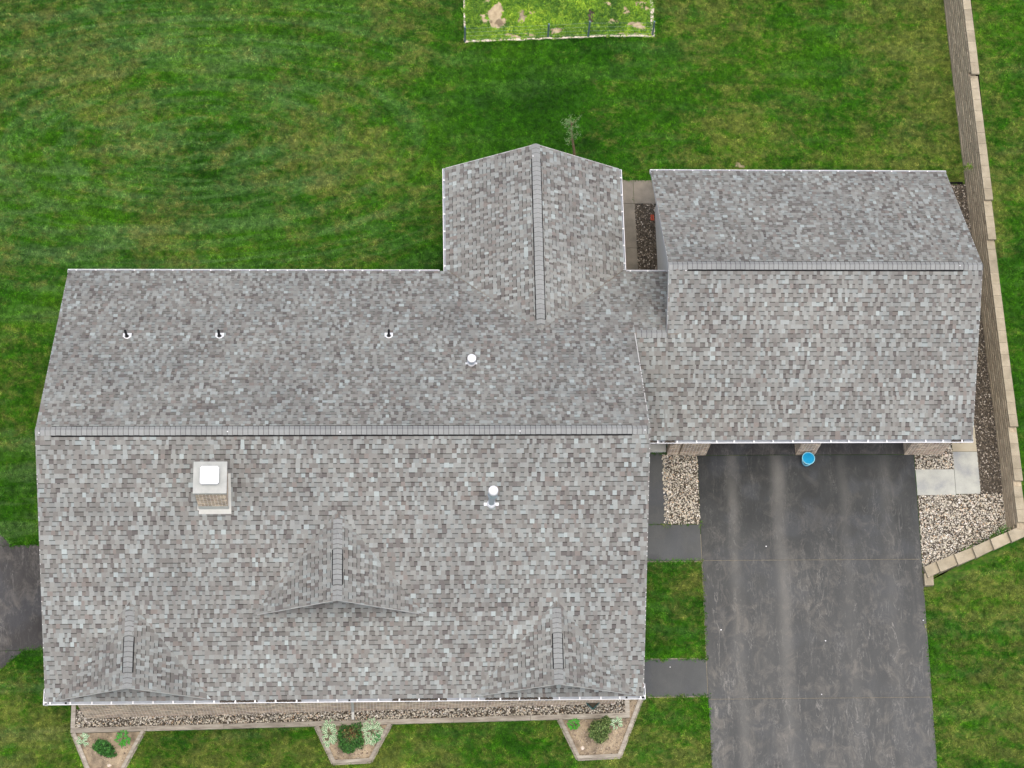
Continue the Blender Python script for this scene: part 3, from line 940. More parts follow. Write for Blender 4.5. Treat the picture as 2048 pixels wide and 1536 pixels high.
# ---- gutters
GP = [(0.016, 0.0), (0.0, 0.0), (0.0, -0.035), (0.022, -0.06), (0.03, -0.12), (0.125, -0.12), (0.125, 0.01), (0.12, 0.01), (0.12, -0.112), (0.036, -0.112), (0.029, -0.058), (0.008, -0.035), (0.008, -0.012), (0.016, -0.012)]
LITTER = []


def gutter(a, b, inward, hangers=0.61, seed=0, caps=(True, True), first=0.3, litter=()):
    """K-style trough from a to b, lip outside, opening inwards"""
    a, b, n = Vector(a), Vector(b), Vector(inward)
    D = (b - a); Ln = D.length; D.normalize()
    m = MB()
    k = len(GP)
    ring = lambda p: [p + n * x + Vector((0, 0, z)) for x, z in GP]
    r0, r1 = ring(a), ring(b)
    for i in range(k):
        j = (i + 1) % k
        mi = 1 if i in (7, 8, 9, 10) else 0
        m.face([r0[i], r0[j], r1[j], r1[i]], mi)
    for on, rr, s_ in ((caps[0], a, 1), (caps[1], b, -1)):
        if on:
            e = D * 0.006 * s_
            q = [rr + n * x + Vector((0, 0, z)) for x, z in ((0.0, 0.0), (0.0, -0.035), (0.03, -0.12), (0.122, -0.12), (0.122, 0.0))]
            m.face(q, 0); m.face([p + e for p in q], 0); m.face([q[0], q[4], q[4] + e, q[0] + e], 0)
    o = m.build('gutter', [M_white, M_gutin], house)
    s_ = first
    while s_ < Ln - 0.05:
        h = MB()
        c = a + D * (s_ + rng.uniform(-0.03, 0.03))
        h.obox(c, D, n, Vector((0, 0, 1)), -0.022, 0.022, 0.010, 0.118, 0.0015, 0.010)
        h.build('gutter_hanger', M_white, o)
        s_ += hangers
    for l0, l1 in litter:
        t = MB(); r = random.Random(int(l0 * 100))
        s2 = l0
        while s2 < l1:
            w = r.uniform(0.05, 0.12)
            c = a + D * s2 + n * r.uniform(0.05, 0.075) + Vector((0, 0, -0.112))
            t.lathe([(w * 0.6, 0), (w * 0.45, 0.06 + 0.03 * r.random()), (0.01, 0.1)], c, 7, 0)
            s2 += w * 0.7
        t.build('leaf_litter', M_litter, o, kind='stuff')
    return o


yb_ = 0.0
gutter((0, 0, E), (L, 0, E), (0, 1, 0), first=0.18, litter=((5.25, 6.3), (6.6, 7.6), (10.4, 12.0), (13.2, 15.2)))
gutter((-0.035, 0.48, E), (-0.035, 0.002, E), (1, 0, 0), first=0.08, hangers=0.33)
gutter((L + 0.035, 0.48, E), (L + 0.035, 0.002, E), (-1, 0, 0), first=0.1, hangers=0.3)
gutter((0, W, E), (XW0 - 0.13, W, E), (0, -1, 0))
gutter((XW1 + 0.0, W, E), (19.33, W, E), (0, -1, 0), first=0.12)
gutter((XW0, W - 0.12, E), (XW0, YW, E), (1, 0, 0), first=0.25)
gutter((XW1, W - 0.0, E), (XW1, YW, E), (-1, 0, 0), first=0.25)
gutter((XG0 - 0.02, YG0 + WG, E), (XG1, YG0 + WG, E), (0, -1, 0), first=0.2)
gutter((L + 0.04, YG0, E), (XG1, YG0, E), (0, 1, 0), first=0.15, litter=((0.15, 0.7), (1.0, 1.25), (10.2, 10.6)))


# ---- walls
def gable_wall_poly(y0, y1, yc, ze, p):
    return [(y0, ze), (yc, ze + (yc - y0) * p), (y1, ze)]


def wall_box(name, x0, x1, y0, y1, z0, z1, mat, parent=house):
    m = MB(); m.box(x0, x1, y0, y1, z0, z1); return m.build(name, mat, parent)


WX0, WX1, WY0 = 0.67, 17.4, 0.47
brick_col = [lin(142, 130, 114), lin(128, 118, 104), lin(154, 142, 124), lin(136, 120, 106), lin(120, 111, 100), lin(148, 136, 120)]


def brick_panel(mb, O, U, V, N, w, h, keep=None, seed=0):
    """running-bond bricks proud of the mortar"""
    r = random.Random(seed)
    bl, bh, j = 0.181, 0.048, 0.024
    row = 0; v = 0.0
    while v + bh <= h + 1e-6:
        u = -(bl + j) / 2 if row % 2 else 0.0
        while u < w - 0.02:
            a, b = max(u, 0), min(u + bl, w)
            if b - a > 0.03 and (keep is None or keep((a + b) / 2, v + bh / 2)):
                c = r.choice(brick_col); k = r.uniform(0.8, 1.2) * 1.95; c = (c[0] * k, c[1] * k, c[2] * k, 1)
                d = 0.008 + r.random() * 0.002
                P = lambda x, y, z: O + U * x + V * y + N * z
                q = [P(a, v, d), P(b, v, d), P(b, v + bh, d), P(a, v + bh, d)]
                p = [P(a, v, 0), P(b, v, 0), P(b, v + bh, 0), P(a, v + bh, 0)]
                mb.face(q, 0, c)
                for i in range(4): mb.face([p[i], p[(i + 1) % 4], q[(i + 1) % 4], q[i]], 0, c)
            u += bl + j
        v += bh + j; row += 1


Zv = Vector((0, 0, 1))
mw = MB()
mw.box(WX0, WX1, WY0, W - 0.45, -3.0, E + 0.12)
wall_main = mw.build('wall', M_mortar, house)
for x0, x1 in ((WX0, WX0 + 0.2), (WX1 - 0.2, WX1)):      # gable ends of the main house
    mw = MB()
    mw.hexa([(x0, WY0, E + 0.121), (x1, WY0, E + 0.121), (x1, W - WY0, E + 0.121), (x0, W - WY0, E + 0.121),
             (x0, W / 2 - 0.01, ZR - 0.2), (x1, W / 2 - 0.01, ZR - 0.2), (x1, W / 2 + 0.01, ZR - 0.2), (x0, W / 2 + 0.01, ZR - 0.2)])
    mw.build('gable_wall', M_siding, house)
mb = MB()
brick_panel(mb, Vector((WX0, WY0, -2.3)), X_, Zv, -Y_, WX1 - WX0, E + 2.3 + 0.1, keep=lambda u, v: -2.3 + v > G(WX0 + u, 0.4) - 0.12, seed=4)
mb.build('brick_courses', M_brick, wall_main, kind='stuff')
mb = MB()
brick_panel(mb, Vector((WX0, W - 0.5, -2.3)), -Y_, Zv, -X_, W - 0.5 - WY0, E + 2.3 + 0.1, keep=lambda u, v: -2.3 + v > G(WX0, W - 0.5 - u) - 0.12, seed=5)
mb.build('brick_courses', M_brick, wall_main, kind='stuff')
# front windows (under the eave)
for wx in (2.2, 5.4, 8.6, 12.0, 15.2):
    f = MB(); f.box(wx - 0.5, wx + 0.5, WY0 - 0.03, WY0 + 0.02, E - 1.25, E - 0.15)
    win = f.build('window', M_white, wall_main)
    gl_ = MB(); gl_.box(wx - 0.44, wx - 0.02, WY0 - 0.034, WY0 - 0.029, E - 1.19, E - 0.21); gl_.box(wx + 0.02, wx + 0.44, WY0 - 0.034, WY0 - 0.029, E - 1.19, E - 0.21)
    gl_.build('window_glass', M_black, win)
# soffits
m = MB()
m.box(0.1, L - 0.1, 0.13, WY0 + 0.1, E - 0.03, E - 0.005); m.box(0.1, XW0, W - 0.6, W - 0.13, E - 0.03, E - 0.005)
m.box(XG0 + 0.05, XG1 - 0.1, YG0 + 0.13, 8.7, E - 0.03, E - 0.005); m.box(XG0 + 0.05, XG1 - 0.1, 17.2, YG0 + WG - 0.13, E - 0.03, E - 0.005)
m.build('soffit', M_white, house)

# garage walls
GX0, GX1, GY0, GY1 = 19.36, 28.48, 8.57, 17.3
m = MB()
m.box(GX0 + 0.012, GX0 + 0.2, GY0 + 0.2, GY1, -0.1, E + 0.03)
m.box(GX1 - 0.2, GX1, GY0 + 0.2, GY1, -0.1, E + 0.03)
m.box(GX0 + 0.2, GX1 - 0.2, GY1 - 0.2, GY1, -0.1, E + 0.03)
for x0, x1 in ((GX0 + 0.012, GX0 + 0.2), (GX1 - 0.2, GX1)):
    yc = YG0 + WG / 2
    m.hexa([(x0, GY0, E + 0.031), (x1, GY0, E + 0.031), (x1, GY1, E + 0.031), (x0, GY1, E + 0.031),
            (x0, yc - 0.05, ZG - 0.16), (x1, yc - 0.05, ZG - 0.16), (x1, yc + 0.05, ZG - 0.16), (x0, yc + 0.05, ZG - 0.16)])
gwall = m.build('wall', M_siding, house)
z = 0.05
while z < ZG - 0.3:      # lap siding on the west gable of the garage
    zt_ = z + 0.112
    ins = max(0, (zt_ - E + 0.1) / PM)
    y0 = max(GY0 + 0.3, YG0 + ins + 0.2); y1 = min(GY1, YG0 + WG - ins - 0.2)
    if y1 - y0 > 0.2:
        b = MB(); b.hexa([(GX0 - 0.012, y0, z), (GX0 + 0.013, y0, z), (GX0 + 0.013, y1, z), (GX0 - 0.012, y1, z),
                          (GX0 + 0.001, y0, zt_), (GX0 + 0.013, y0, zt_), (GX0 + 0.013, y1, zt_), (GX0 + 0.001, y1, zt_)])
        b.build('siding_board', M_siding, gwall)
    z += 0.113
b = MB(); b.box(GX0 - 0.022, GX0 + 0.03, GY1 - 0.01, GY1 + 0.03, 0.02, E - 0.1); b.build('corner_trim', M_white, gwall)

# brick piers between the garage doors
def pier(x0, x1, y0, y1, seed):
    m = MB(); m.box(x0, x1, y0, y1, -0.05, E - 0.01)
    o = m.build('brick_pier', M_mortar, house)
    b = MB()
    brick_panel(b, Vector((x0, y0, 0.0)), X_, Zv, -Y_, x1 - x0, E - 0.03, seed=seed)
    brick_panel(b, Vector((x0, y1, 0.0)), -Y_, Zv, -X_, y1 - y0, E - 0.03, seed=seed + 1)
    brick_panel(b, Vector((x1, y0, 0.0)), Y_, Zv, X_, y1 - y0, E - 0.03, seed=seed + 2)
    b.build('brick_courses', M_brick, o, kind='stuff')


xa = UG(1591, 907).x; xb = UG(1629, 907).x
pier(GX0, UG(1355, 907).x, GY0 - 0.0, GY0 + 0.2, 50)
pier(UG(1358, 907).x, UG(1411, 907).x, GY0 - 0.02, GY0 + 0.45, 60)
pier(xa, xb, GY0 - 0.02, GY0 + 0.45, 70)
pier(UG(1808, 905).x, GX1, GY0 - 0.02, GY0 + 0.45, 80)
for x0, x1 in ((UG(1411, 907).x, xa), (xb, UG(1808, 905).x)):
    m = MB(); m.box(x0, x1, GY0 + 0.38, GY0 + 0.42, 0.03, E - 0.05)
    d = m.build('garage_door', M_door, house)
    for i in range(4):
        for j in range(4):
            w = (x1 - x0) / 4; h = (E - 0.12) / 4
            p = MB(); p.box(x0 + i * w + 0.06, x0 + (i + 1) * w - 0.06, GY0 + 0.366, GY0 + 0.379, 0.05 + j * h + 0.05, 0.05 + (j + 1) * h - 0.05)
            p.build('door_panel', M_door, d)
# link wall, recessed, with entrance door
m = MB(); m.box(WX1, GX0, 10.6, 10.8, -0.1, E + 0.6); lw = m.build('wall', M_siding, house)
m = MB(); m.box(17.9, 18.8, 10.56, 10.595, 0.13, 2.15); dr = m.build('entrance_door', M_white, lw)
m = MB(); m.lathe([(0.03, 0), (0.03, 0.05)], (18.68, 10.56, 1.05), 10, 0, axis=Vector((0, -1, 0))); m.build('door_knob', M_galv, dr)
m = MB(); m.box(WX1, GX0, W - 0.6, W - 0.4, -0.1, E); m.build('wall', M_siding, house)
# rear wing walls
m = MB(); m.box(XW0 + 0.5, XW1 - 0.5, W - 0.45, YW - 0.45, -1.4, E + 0.2)
m.hexa([(XW0 + 0.5, YW - 0.65, E + 0.201), (XW1 - 0.5, YW - 0.65, E + 0.201), (XW1 - 0.5, YW - 0.451, E + 0.201), (XW0 + 0.5, YW - 0.451, E + 0.201),
        (XWM - 0.05, YW - 0.65, ZW - 0.2), (XWM + 0.05, YW - 0.65, ZW - 0.2), (XWM + 0.05, YW - 0.451, ZW - 0.2), (XWM - 0.05, YW - 0.451, ZW - 0.2)])
m.build('wall', M_siding, house)
# downspouts
def downspout(x, y, zb, parent, out=True):
    m = MB()
    m.box(x - 0.04, x + 0.04, y - 0.075, y - 0.012, zb + 0.18, E - 0.11)
    o = m.build('downspout', M_cream, parent)
    e = MB(); e.hexa([(x - 0.042, y - 0.30, zb + 0.05), (x + 0.042, y - 0.30, zb + 0.05), (x + 0.042, y - 0.012, zb + 0.14), (x - 0.042, y - 0.012, zb + 0.14),
                      (x - 0.042, y - 0.30, zb + 0.12), (x + 0.042, y - 0.30, zb + 0.12), (x + 0.042, y - 0.012, zb + 0.21), (x - 0.042, y - 0.012, zb + 0.21)])
    e.build('elbow', M_cream, o)
    e = MB(); e.box(x - 0.038, x + 0.038, 0.06, y - 0.02, E - 0.19, E - 0.125); e.build('elbow', M_cream, o)


xd = UG(706, 1424).x
downspout(xd, WY0, G(xd, 0.4), house)
for p_ in ((0.62, 0.05), (xd - 0.06, 0.05), (17.46, 0.05), (18.9, YG0 + 0.05), (28.35, YG0 + 0.05)):
    m = MB(); m.box(p_[0] - 0.03, p_[0] + 0.03, p_[1] - 0.005, p_[1] + 0.055, E - 0.111, E - 0.105); m.build('gutter_outlet', M_black, house)

# ---- chimney
base = UP(428, 1018, (0, 0, E), S_nrm)
capf = None
ch_w = 0.86
cy0 = base.y; cx0 = UP(398.5, 1018, (0, 0, E), S_nrm).x; cx1 = cx0 + ch_w; cy1 = cy0 + ch_w
zb = E + cy0 * PM
# height from the seen position of the cap's lower edge
best = min((abs(project((cx0 - 0.05, cy0 - 0.05, zb + h * 0.01))[1] - 987.0), h * 0.01) for h in range(50, 300))
ztop = zb + best[1]
ch = empty('chimney', ((cx0 + cx1) / 2, (cy0 + cy1) / 2, zb))
ch.parent = house
m = MB(); m.box(cx0, cx1, cy0, cy1, zb - 0.3, ztop - 0.1)
m.build('stack', M_mortar, ch)
m = MB()
hh = ztop - 0.12 - (zb + 0.3)
brick_panel(m, Vector((cx0, cy0, zb + 0.30)), X_, Zv, -Y_, ch_w, hh, seed=90)
brick_panel(m, Vector((cx1, cy0, zb + 0.30)), Y_, Zv, X_, ch_w, hh, keep=lambda u, v: v > u * PM - 0.02, seed=91)
brick_panel(m, Vector((cx0, cy1, zb + 0.30)), -Y_, Zv, -X_, ch_w, hh, keep=lambda u, v: v > (ch_w - u) * PM - 0.02, seed=92)
brick_panel(m, Vector((cx1, cy1, zb + 0.30)), -X_, Zv, Y_, ch_w, hh, keep=lambda u, v: v > ch_w * PM, seed=93)
m.build('brick_courses', M_brick, ch, kind='stuff')
m = MB(); m.box(cx0 - 0.012, cx1 + 0.012, cy0 - 0.012, cy0 + 0.02, zb - 0.1, zb + 0.29); m.build('base_band', M_cream, ch)
m = MB()     # flashing apron lying on the slope, front and sides
def onS(x, y, w): return (x, y - w * SP, E + y * PM + w * CP)
fr = 0.03
for (x0, x1, y0, y1) in ((cx0 - 0.01, cx1 + 0.075, cy0 - 0.12, cy0 + 0.0), (cx1 + 0.001, cx1 + 0.075, cy0 + 0.001, cy1 + 0.05), (cx0 - 0.05, cx0 - 0.001, cy0 - 0.02, cy1 + 0.05)):
    m.hexa([onS(x0, y0, 0.0), onS(x1, y0, 0.0), onS(x1, y1, 0.0), onS(x0, y1, 0.0), onS(x0, y0, fr), onS(x1, y0, fr), onS(x1, y1, fr), onS(x0, y1, fr)])
m.build('flashing', M_cream, ch)
m = MB()     # mortar crown, sloping from the flue
c0 = 0.05
bx = [(cx0 - c0, cy0 - c0), (cx1 + c0, cy0 - c0), (cx1 + c0, cy1 + c0), (cx0 - c0, cy1 + c0)]
fx = [(cx0 + 0.17, cy0 + 0.15), (cx1 - 0.17, cy0 + 0.15), (cx1 - 0.17, cy1 - 0.15), (cx0 + 0.17, cy1 - 0.15)]
m.prism(bx, ztop - 0.1, ztop)
v = [(x, y, ztop + 0.0005) for x, y in bx] + [(x, y, ztop + 0.05) for x, y in fx]
m.grid_faces(v, [(0, 1, 5, 4), (1, 2, 6, 5), (2, 3, 7, 6), (3, 0, 4, 7), (4, 5, 6, 7)])
m.build('crown', M_capc, ch)
m = MB()
xm, ym = (cx0 + cx1) / 2 - 0.0, (cy0 + cy1) / 2 + 0.0
m.lathe([(0.17, 0.0), (0.17, 0.16)], (xm, ym, ztop + 0.04), 16); m.build('flue', M_galv, ch)
m = MB()
s_, r_ = 0.27, 0.05
oc = [(xm - s_ + r_, ym - s_), (xm + s_ - r_, ym - s_), (xm + s_, ym - s_ + r_), (xm + s_, ym + s_ - r_), (xm + s_ - r_, ym + s_), (xm - s_ + r_, ym + s_), (xm - s_, ym + s_ - r_), (xm - s_, ym - s_ + r_)]
oi_ = [(xm + (x - xm) * 0.86, ym + (y - ym) * 0.86) for x, y in oc]
z0 = ztop + 0.20
vb = [(x, y, z0) for x, y in oc] + [(x, y, z0 + 0.035) for x, y in oc] + [(x, y, z0 + 0.06) for x, y in oi_]
m.grid_faces(vb, [tuple(range(7, -1, -1)), tuple(range(16, 24))] + [(i, (i + 1) % 8, 8 + (i + 1) % 8, 8 + i) for i in range(8)] + [(8 + i, 8 + (i + 1) % 8, 16 + (i + 1) % 8, 16 + i) for i in range(8)])
m.build('flue_lid', M_flue, ch)
m = MB()     # saddle behind the chimney
apx = UP(421, 897, (0, 0, E), S_nrm)
yk = cy1 + 0.02
zk = E + yk * PM
zr_ = zk + 0.28
xm2 = (cx0 + cx1) / 2
yapx = yk + 0.28 / PM
for s_ in (-1, 1):
    xe = xm2 + s_ * (ch_w / 2 + 0.02)
    m.face([(xe, yk, zk + 0.015), (xm2, yk, zr_), (xm2, yapx, zr_ + 0.015)][::s_], 0, (0.24, 0.24, 0.235, 1))
m.face([(xm2 - 0.45, yk, zk), (xm2 + 0.45, yk, zk), (xm2, yk, zr_)], 0, (0.24, 0.24, 0.235, 1))
m.build('chimney_saddle', M_shingle, ch)

# ---- roof vents
def flue_vent(px, py, plane_n, O, height, rcap, rbody, flange, name='flue_vent'):
    b = UP(px, py, O, plane_n)
    r = empty(name, b); r.parent = house
    m = MB()
    u = Vector((1, 0, 0)); v = plane_n.cross(u).normalized()
    m.obox(b, u, v, plane_n, -flange, flange, -0.045, 0.045, 0.012, 0.02)
    m.lathe([(flange * 0.62, 0.02), (rbody * 1.25, 0.10), (rbody * 1.1, 0.14)], b, 18, 0)
    m.build('flashing', M_flue, r)
    m = MB(); m.lathe([(rbody, -0.1), (rbody, height * 0.62)], b, 20); m.build('pipe', M_galv, r)
    m = MB(); m.lathe([(rbody * 1.02, height * 0.56), (rcap * 0.98, height * 0.60), (rcap * 0.98, height * 0.66), (rbody, height * 0.68), (rbody * 0.95, height * 0.80)], b, 22); m.build('collar', M_galv, r)
    m = MB(); m.lathe([(rbody * 0.9, height * 0.80), (rcap, height * 0.84), (rcap, height * 0.92), (rcap * 0.8, height * 0.98), (0.0, height)], b, 24); m.build('cap', M_flue, r)
    return r


flue_vent(982.5, 1008, S_nrm, (0, 0, E), 1.45, 0.145, 0.10, 0.22)
m = MB()
flue_vent(942.5, 727.5, N_nrm, (0, W, E), 0.52, 0.135, 0.10, 0.18)
for px, py in ((254, 674.0), (439, 673.5), (777.5, 673.0)):
    b = UP(px, py, (0, W, E), N_nrm)
    r = empty('vent_pipe', b); r.parent = house
    m = MB()
    m.obox(b, Vector((1, 0, 0)), N_nrm.cross(Vector((1, 0, 0))).normalized(), N_nrm, -0.13, 0.13, -0.02, 0.18, 0.012, 0.018)
    m.lathe([(0.105, 0.012), (0.10, 0.03), (0.08, 0.045)], b, 16, 0, axis=N_nrm)
    m.build('flashing', M_flue, r)
    m = MB(); m.lathe([(0.075, 0.02), (0.05, 0.12), (0.045, 0.16)], b, 14, 0); m.build('rubber_boot', M_black, r)
    m = MB(); m.lathe([(0.038, 0.0), (0.038, 0.52), (0.030, 0.52), (0.030, 0.40)], b, 14, 0); m.build('pipe', M_black, r)

# ------------------------------------------------------------------ retaining wall
rw = empty('retaining_wall', (30.3, 15, 0), 'long tan block retaining wall with cap stones, stepping down east of the garage', 'wall')
CH = 0.15
wx_base = lambda y: 30.5338 - 0.0238572 * y + 0.000248624 * y * y
bc = lambda r, k=1.0: tuple([(0.86 + 0.26 * r.random()) * k] * 3) + (1,)
r = random.Random(3)
core = MB(); blocks = []
nlev = 11
for lev in range(-1, nlev):
    y = 5.75 + (0.2 if lev % 2 else 0)
    while y < 33:
        yl = 0.40
        top = wall_top(y + yl / 2)
        zt_ = (lev + 1) * CH
        zb_ = lev * CH + 0.006
        if zt_ <= top - 0.09:
            x0 = wx_base(y) + 0.018 * (lev + 1) + r.uniform(-0.006, 0.006)
            x1 = wx_base(y + yl) + 0.018 * (lev + 1) + r.uniform(-0.006, 0.006)
            j = 0.006
            blocks.append((y, ([(x0, y + j, zb_ + 0.004), (x0 + 0.26, y + j, zb_ + 0.004), (x1 + 0.26, y + yl - j, zb_ + 0.004), (x1, y + yl - j, zb_ + 0.004),
                           (x0 + 0.010, y + j, zt_ - 0.012), (x0 + 0.26, y + j, zt_ - 0.002), (x1 + 0.26, y + yl - j, zt_ - 0.002), (x1 + 0.010, y + yl - j, zt_ - 0.012)], bc(r, 1.0))))
        y += yl
vis = []
for y, b in blocks:
    c = project(b[0][0]); vis.append((0 if (0 < c[0] < 2048 and 0 < c[1] < 1536) else 1, -c[0] * 0 + b[0][0][2] * -1, b))
vis.sort(key=lambda t: (t[0], t[1]))
for t in vis[:300]:
    m = MB(); m.hexa(t[2][0], 0, t[2][1]); m.build('block', M_blockside, rw)
m = MB()
for t in vis[300:]: m.hexa(t[2][0], 0, t[2][1])
m.build('block_courses', M_blockside, rw, kind='stuff')
y = 5.95
while y < 33:
    yl = 0.42
    for e0, e1 in ((21.8, 33), (17.1, 21.8), (15.7, 17.1), (9.1, 15.7), (7.3, 9.1), (5.0, 7.3)):
        if e0 <= y < e1: yl = min(yl, e1 - y) if e1 - y < 0.6 else yl
    top = wall_top(y + 0.02)
    x0 = wx_base(y) + 0.018 * top / CH - 0.0 + r.uniform(-0.004, 0.004); x1 = wx_base(y + yl) + 0.018 * top / CH
    m = MB(); j = 0.004
    m.hexa([(x0, y + j, top - 0.08), (x0 + 0.28, y + j, top - 0.08), (x1 + 0.28, y + yl - j, top - 0.08), (x1, y + yl - j, top - 0.08),
            (x0, y + j, top), (x0 + 0.275, y + j, top), (x1 + 0.275, y + yl - j, top), (x1, y + yl - j, top)], 0, bc(r, 1.0))
    m.build('cap_stone', M_block, rw)
    y += yl
# backfill behind the wall (soil)
# stepped end: cap blocks walking down to the driveway
ins = [(2016, 1063), (1981, 1078), (1945, 1094.5), (1909, 1108.5), (1873, 1122.5), (1848, 1134)]
tops = [0.72, 0.56, 0.42, 0.28, 0.14, 0.02, -0.06]
outv = (8.5, 21)
for k in range(-1, 6):
    if k < 5:
        if k == -1: a, b = (2051, 1048), ins[0]
        else: a, b = ins[k], ins[k + 1]
        zt_ = tops[k + 1]
        q = [UZ(b[0], b[1], zt_), UZ(b[0] + outv[0], b[1] + outv[1], zt_), UZ(a[0] + outv[0], a[1] + outv[1] - 1, zt_), UZ(a[0], a[1], zt_)]
    else:
        zt_ = tops[6]
        q = [UZ(1848, 1147, zt_), UZ(1850, 1171, zt_), UZ(1868, 1170, zt_), UZ(1866, 1146, zt_)]
    cen = sum((p for p in q), Vector()) / 4
    for zz, nm in ((0, 'cap_stone'), (1, 'block'), (2, 'block'), (3, 'block'), (4, 'block'), (5, 'block')):
        tz = zt_ - zz * CH; bz = tz - CH + 0.006
        if zz and tz < G(cen.x, cen.y) - 0.05: break
        sh = 0.0 if zz == 0 else 0.03
        qq = [p + (cen - p) * sh for p in q]
        m = MB(); m.hexa([(p.x, p.y, bz) for p in qq] + [(p.x, p.y, tz) for p in qq], 0, bc(r, 1.0 if zz == 0 else 0.9))
        m.build(nm, M_block if zz == 0 else M_blockside, rw)

# ------------------------------------------------------------------ bed edging, raised beds
def timber(m, p, q, w, h, zoff=0.0, col=None, side=1, zf=G):
    """bar on the ground from p to q (xy), width w to its left, following the slope"""
    p, q = Vector((p[0], p[1])), Vector((q[0], q[1]))
    d = (q - p).normalized(); nn = Vector((-d.y, d.x)) * w * side
    P = [p, q, q + nn, p + nn] if side > 0 else [p + nn, q + nn, q, p]
    m.hexa([(c.x, c.y, zf(c.x, c.y) - 0.1) for c in P] + [(c.x, c.y, zf(c.x, c.y) + h) for c in P], 0, col)


edge = empty('bed_edging', (9, 0.1, G(9, 0.1)), 'weathered grey timber edging along the front gravel bed', 'edging')
xx = 0.20
yy0 = lambda x: 0.02 + 0.0 * x
while xx < 17.8:
    x2 = min(xx + 2.42, 17.84)
    m = MB(); timber(m, (xx + 0.004, 0.0), (x2 - 0.004, 0.0), 0.155, 0.085 + rng.uniform(0, 0.008), col=bc(rng, 0.97))
    m.build('timber', M_timber, edge)
    xx = x2
m = MB(); timber(m, (0.20, 0.16), (0.20, 0.9), 0.14, 0.087, side=-1, col=bc(rng)); m.build('timber', M_timber, edge)
m = MB(); timber(m, (17.70, 0.158), (17.70, 1.2), 0.14, 0.087, side=-1, col=bc(rng, 1.1)); m.build('timber', M_timber, edge)

BEDS = []
for lab, c in (('trapezoid raised bed at the left end of the front, three plants in pale sand', ((145, 1467), (176, 1545), (245, 1545), (289, 1462))),
               ('trapezoid raised bed in the middle, brown-hearted shrub between two white-edged hostas', ((631, 1452), (666, 1528), (742, 1524), (782, 1447))),
               ('trapezoid raised bed at the right end with a round olive shrub and pale rock', ((1117, 1437), (1155, 1519), (1240, 1515), (1284, 1398)))):
    P = [UG(*q) for q in c]
    P = [(p.x, p.y) for p in P]
    P[0] = (P[0][0], -0.01)
    if P[3][1] < 0.3 and not c[3][0] == 1284: P[3] = (P[3][0], -0.01)
    b = empty('raised_bed', (sum(p[0] for p in P) / 4, sum(p[1] for p in P) / 4, G(P[0][0], P[0][1])), lab, 'raised bed')
    for i, (p, q) in enumerate(((P[0], P[1]), (P[1], P[2]), (P[2], P[3]))):
        d = Vector((q[0] - p[0], q[1] - p[1])).normalized()
        e0 = 0.0 if i != 1 else 0.006
        m = MB(); timber(m, (p[0] + d.x * e0, p[1] + d.y * e0), (q[0] - d.x * e0, q[1] - d.y * e0), 0.105, 0.10 + 0.004 * i, side=1, col=bc(rng, 1.0))
        m.build('timber', M_timber, b)
        m = MB(); timber(m, (p[0] - d.y * -0.0, p[1]), (q[0], q[1]), 0.05, 0.05, side=-1, col=bc(rng, 0.85)); m.build('timber', M_timber, b)
    inner = P if True else P
    slab('bed_soil', [P[0], P[1], P[2], P[3]] if P[3][1] < 0.3 else [P[0], P[1], P[2], P[3], (17.84, P[3][1]), (17.84, -0.01)], 0.03, 0.08, M_soil, b)
    BEDS.append((b, P)); EXCL.append([(P[0][0] - 0.06, P[0][1] + 0.1), (P[1][0] - 0.04, P[1][1] - 0.05), (P[2][0] + 0.04, P[2][1] - 0.05), (P[3][0] + 0.06, P[3][1] + 0.1)])
EXCL.append(rectp(0.16, 17.9, -0.02, 0.9))


# ------------------------------------------------------------------ scatter (stones, chips, grass) as geometry-node stuff
def inside(poly, xs, ys):
    res = np.zeros(len(xs), bool)
    n = len(poly)
    for i in range(n):
        x0, y0 = poly[i]; x1, y1 = poly[(i + 1) % n]
        c = ((y0 > ys) != (y1 > ys)) & (xs < (x1 - x0) * (ys - y0) / ((y1 - y0) if y1 != y0 else 1e-9) + x0)
        res ^= c
    return res


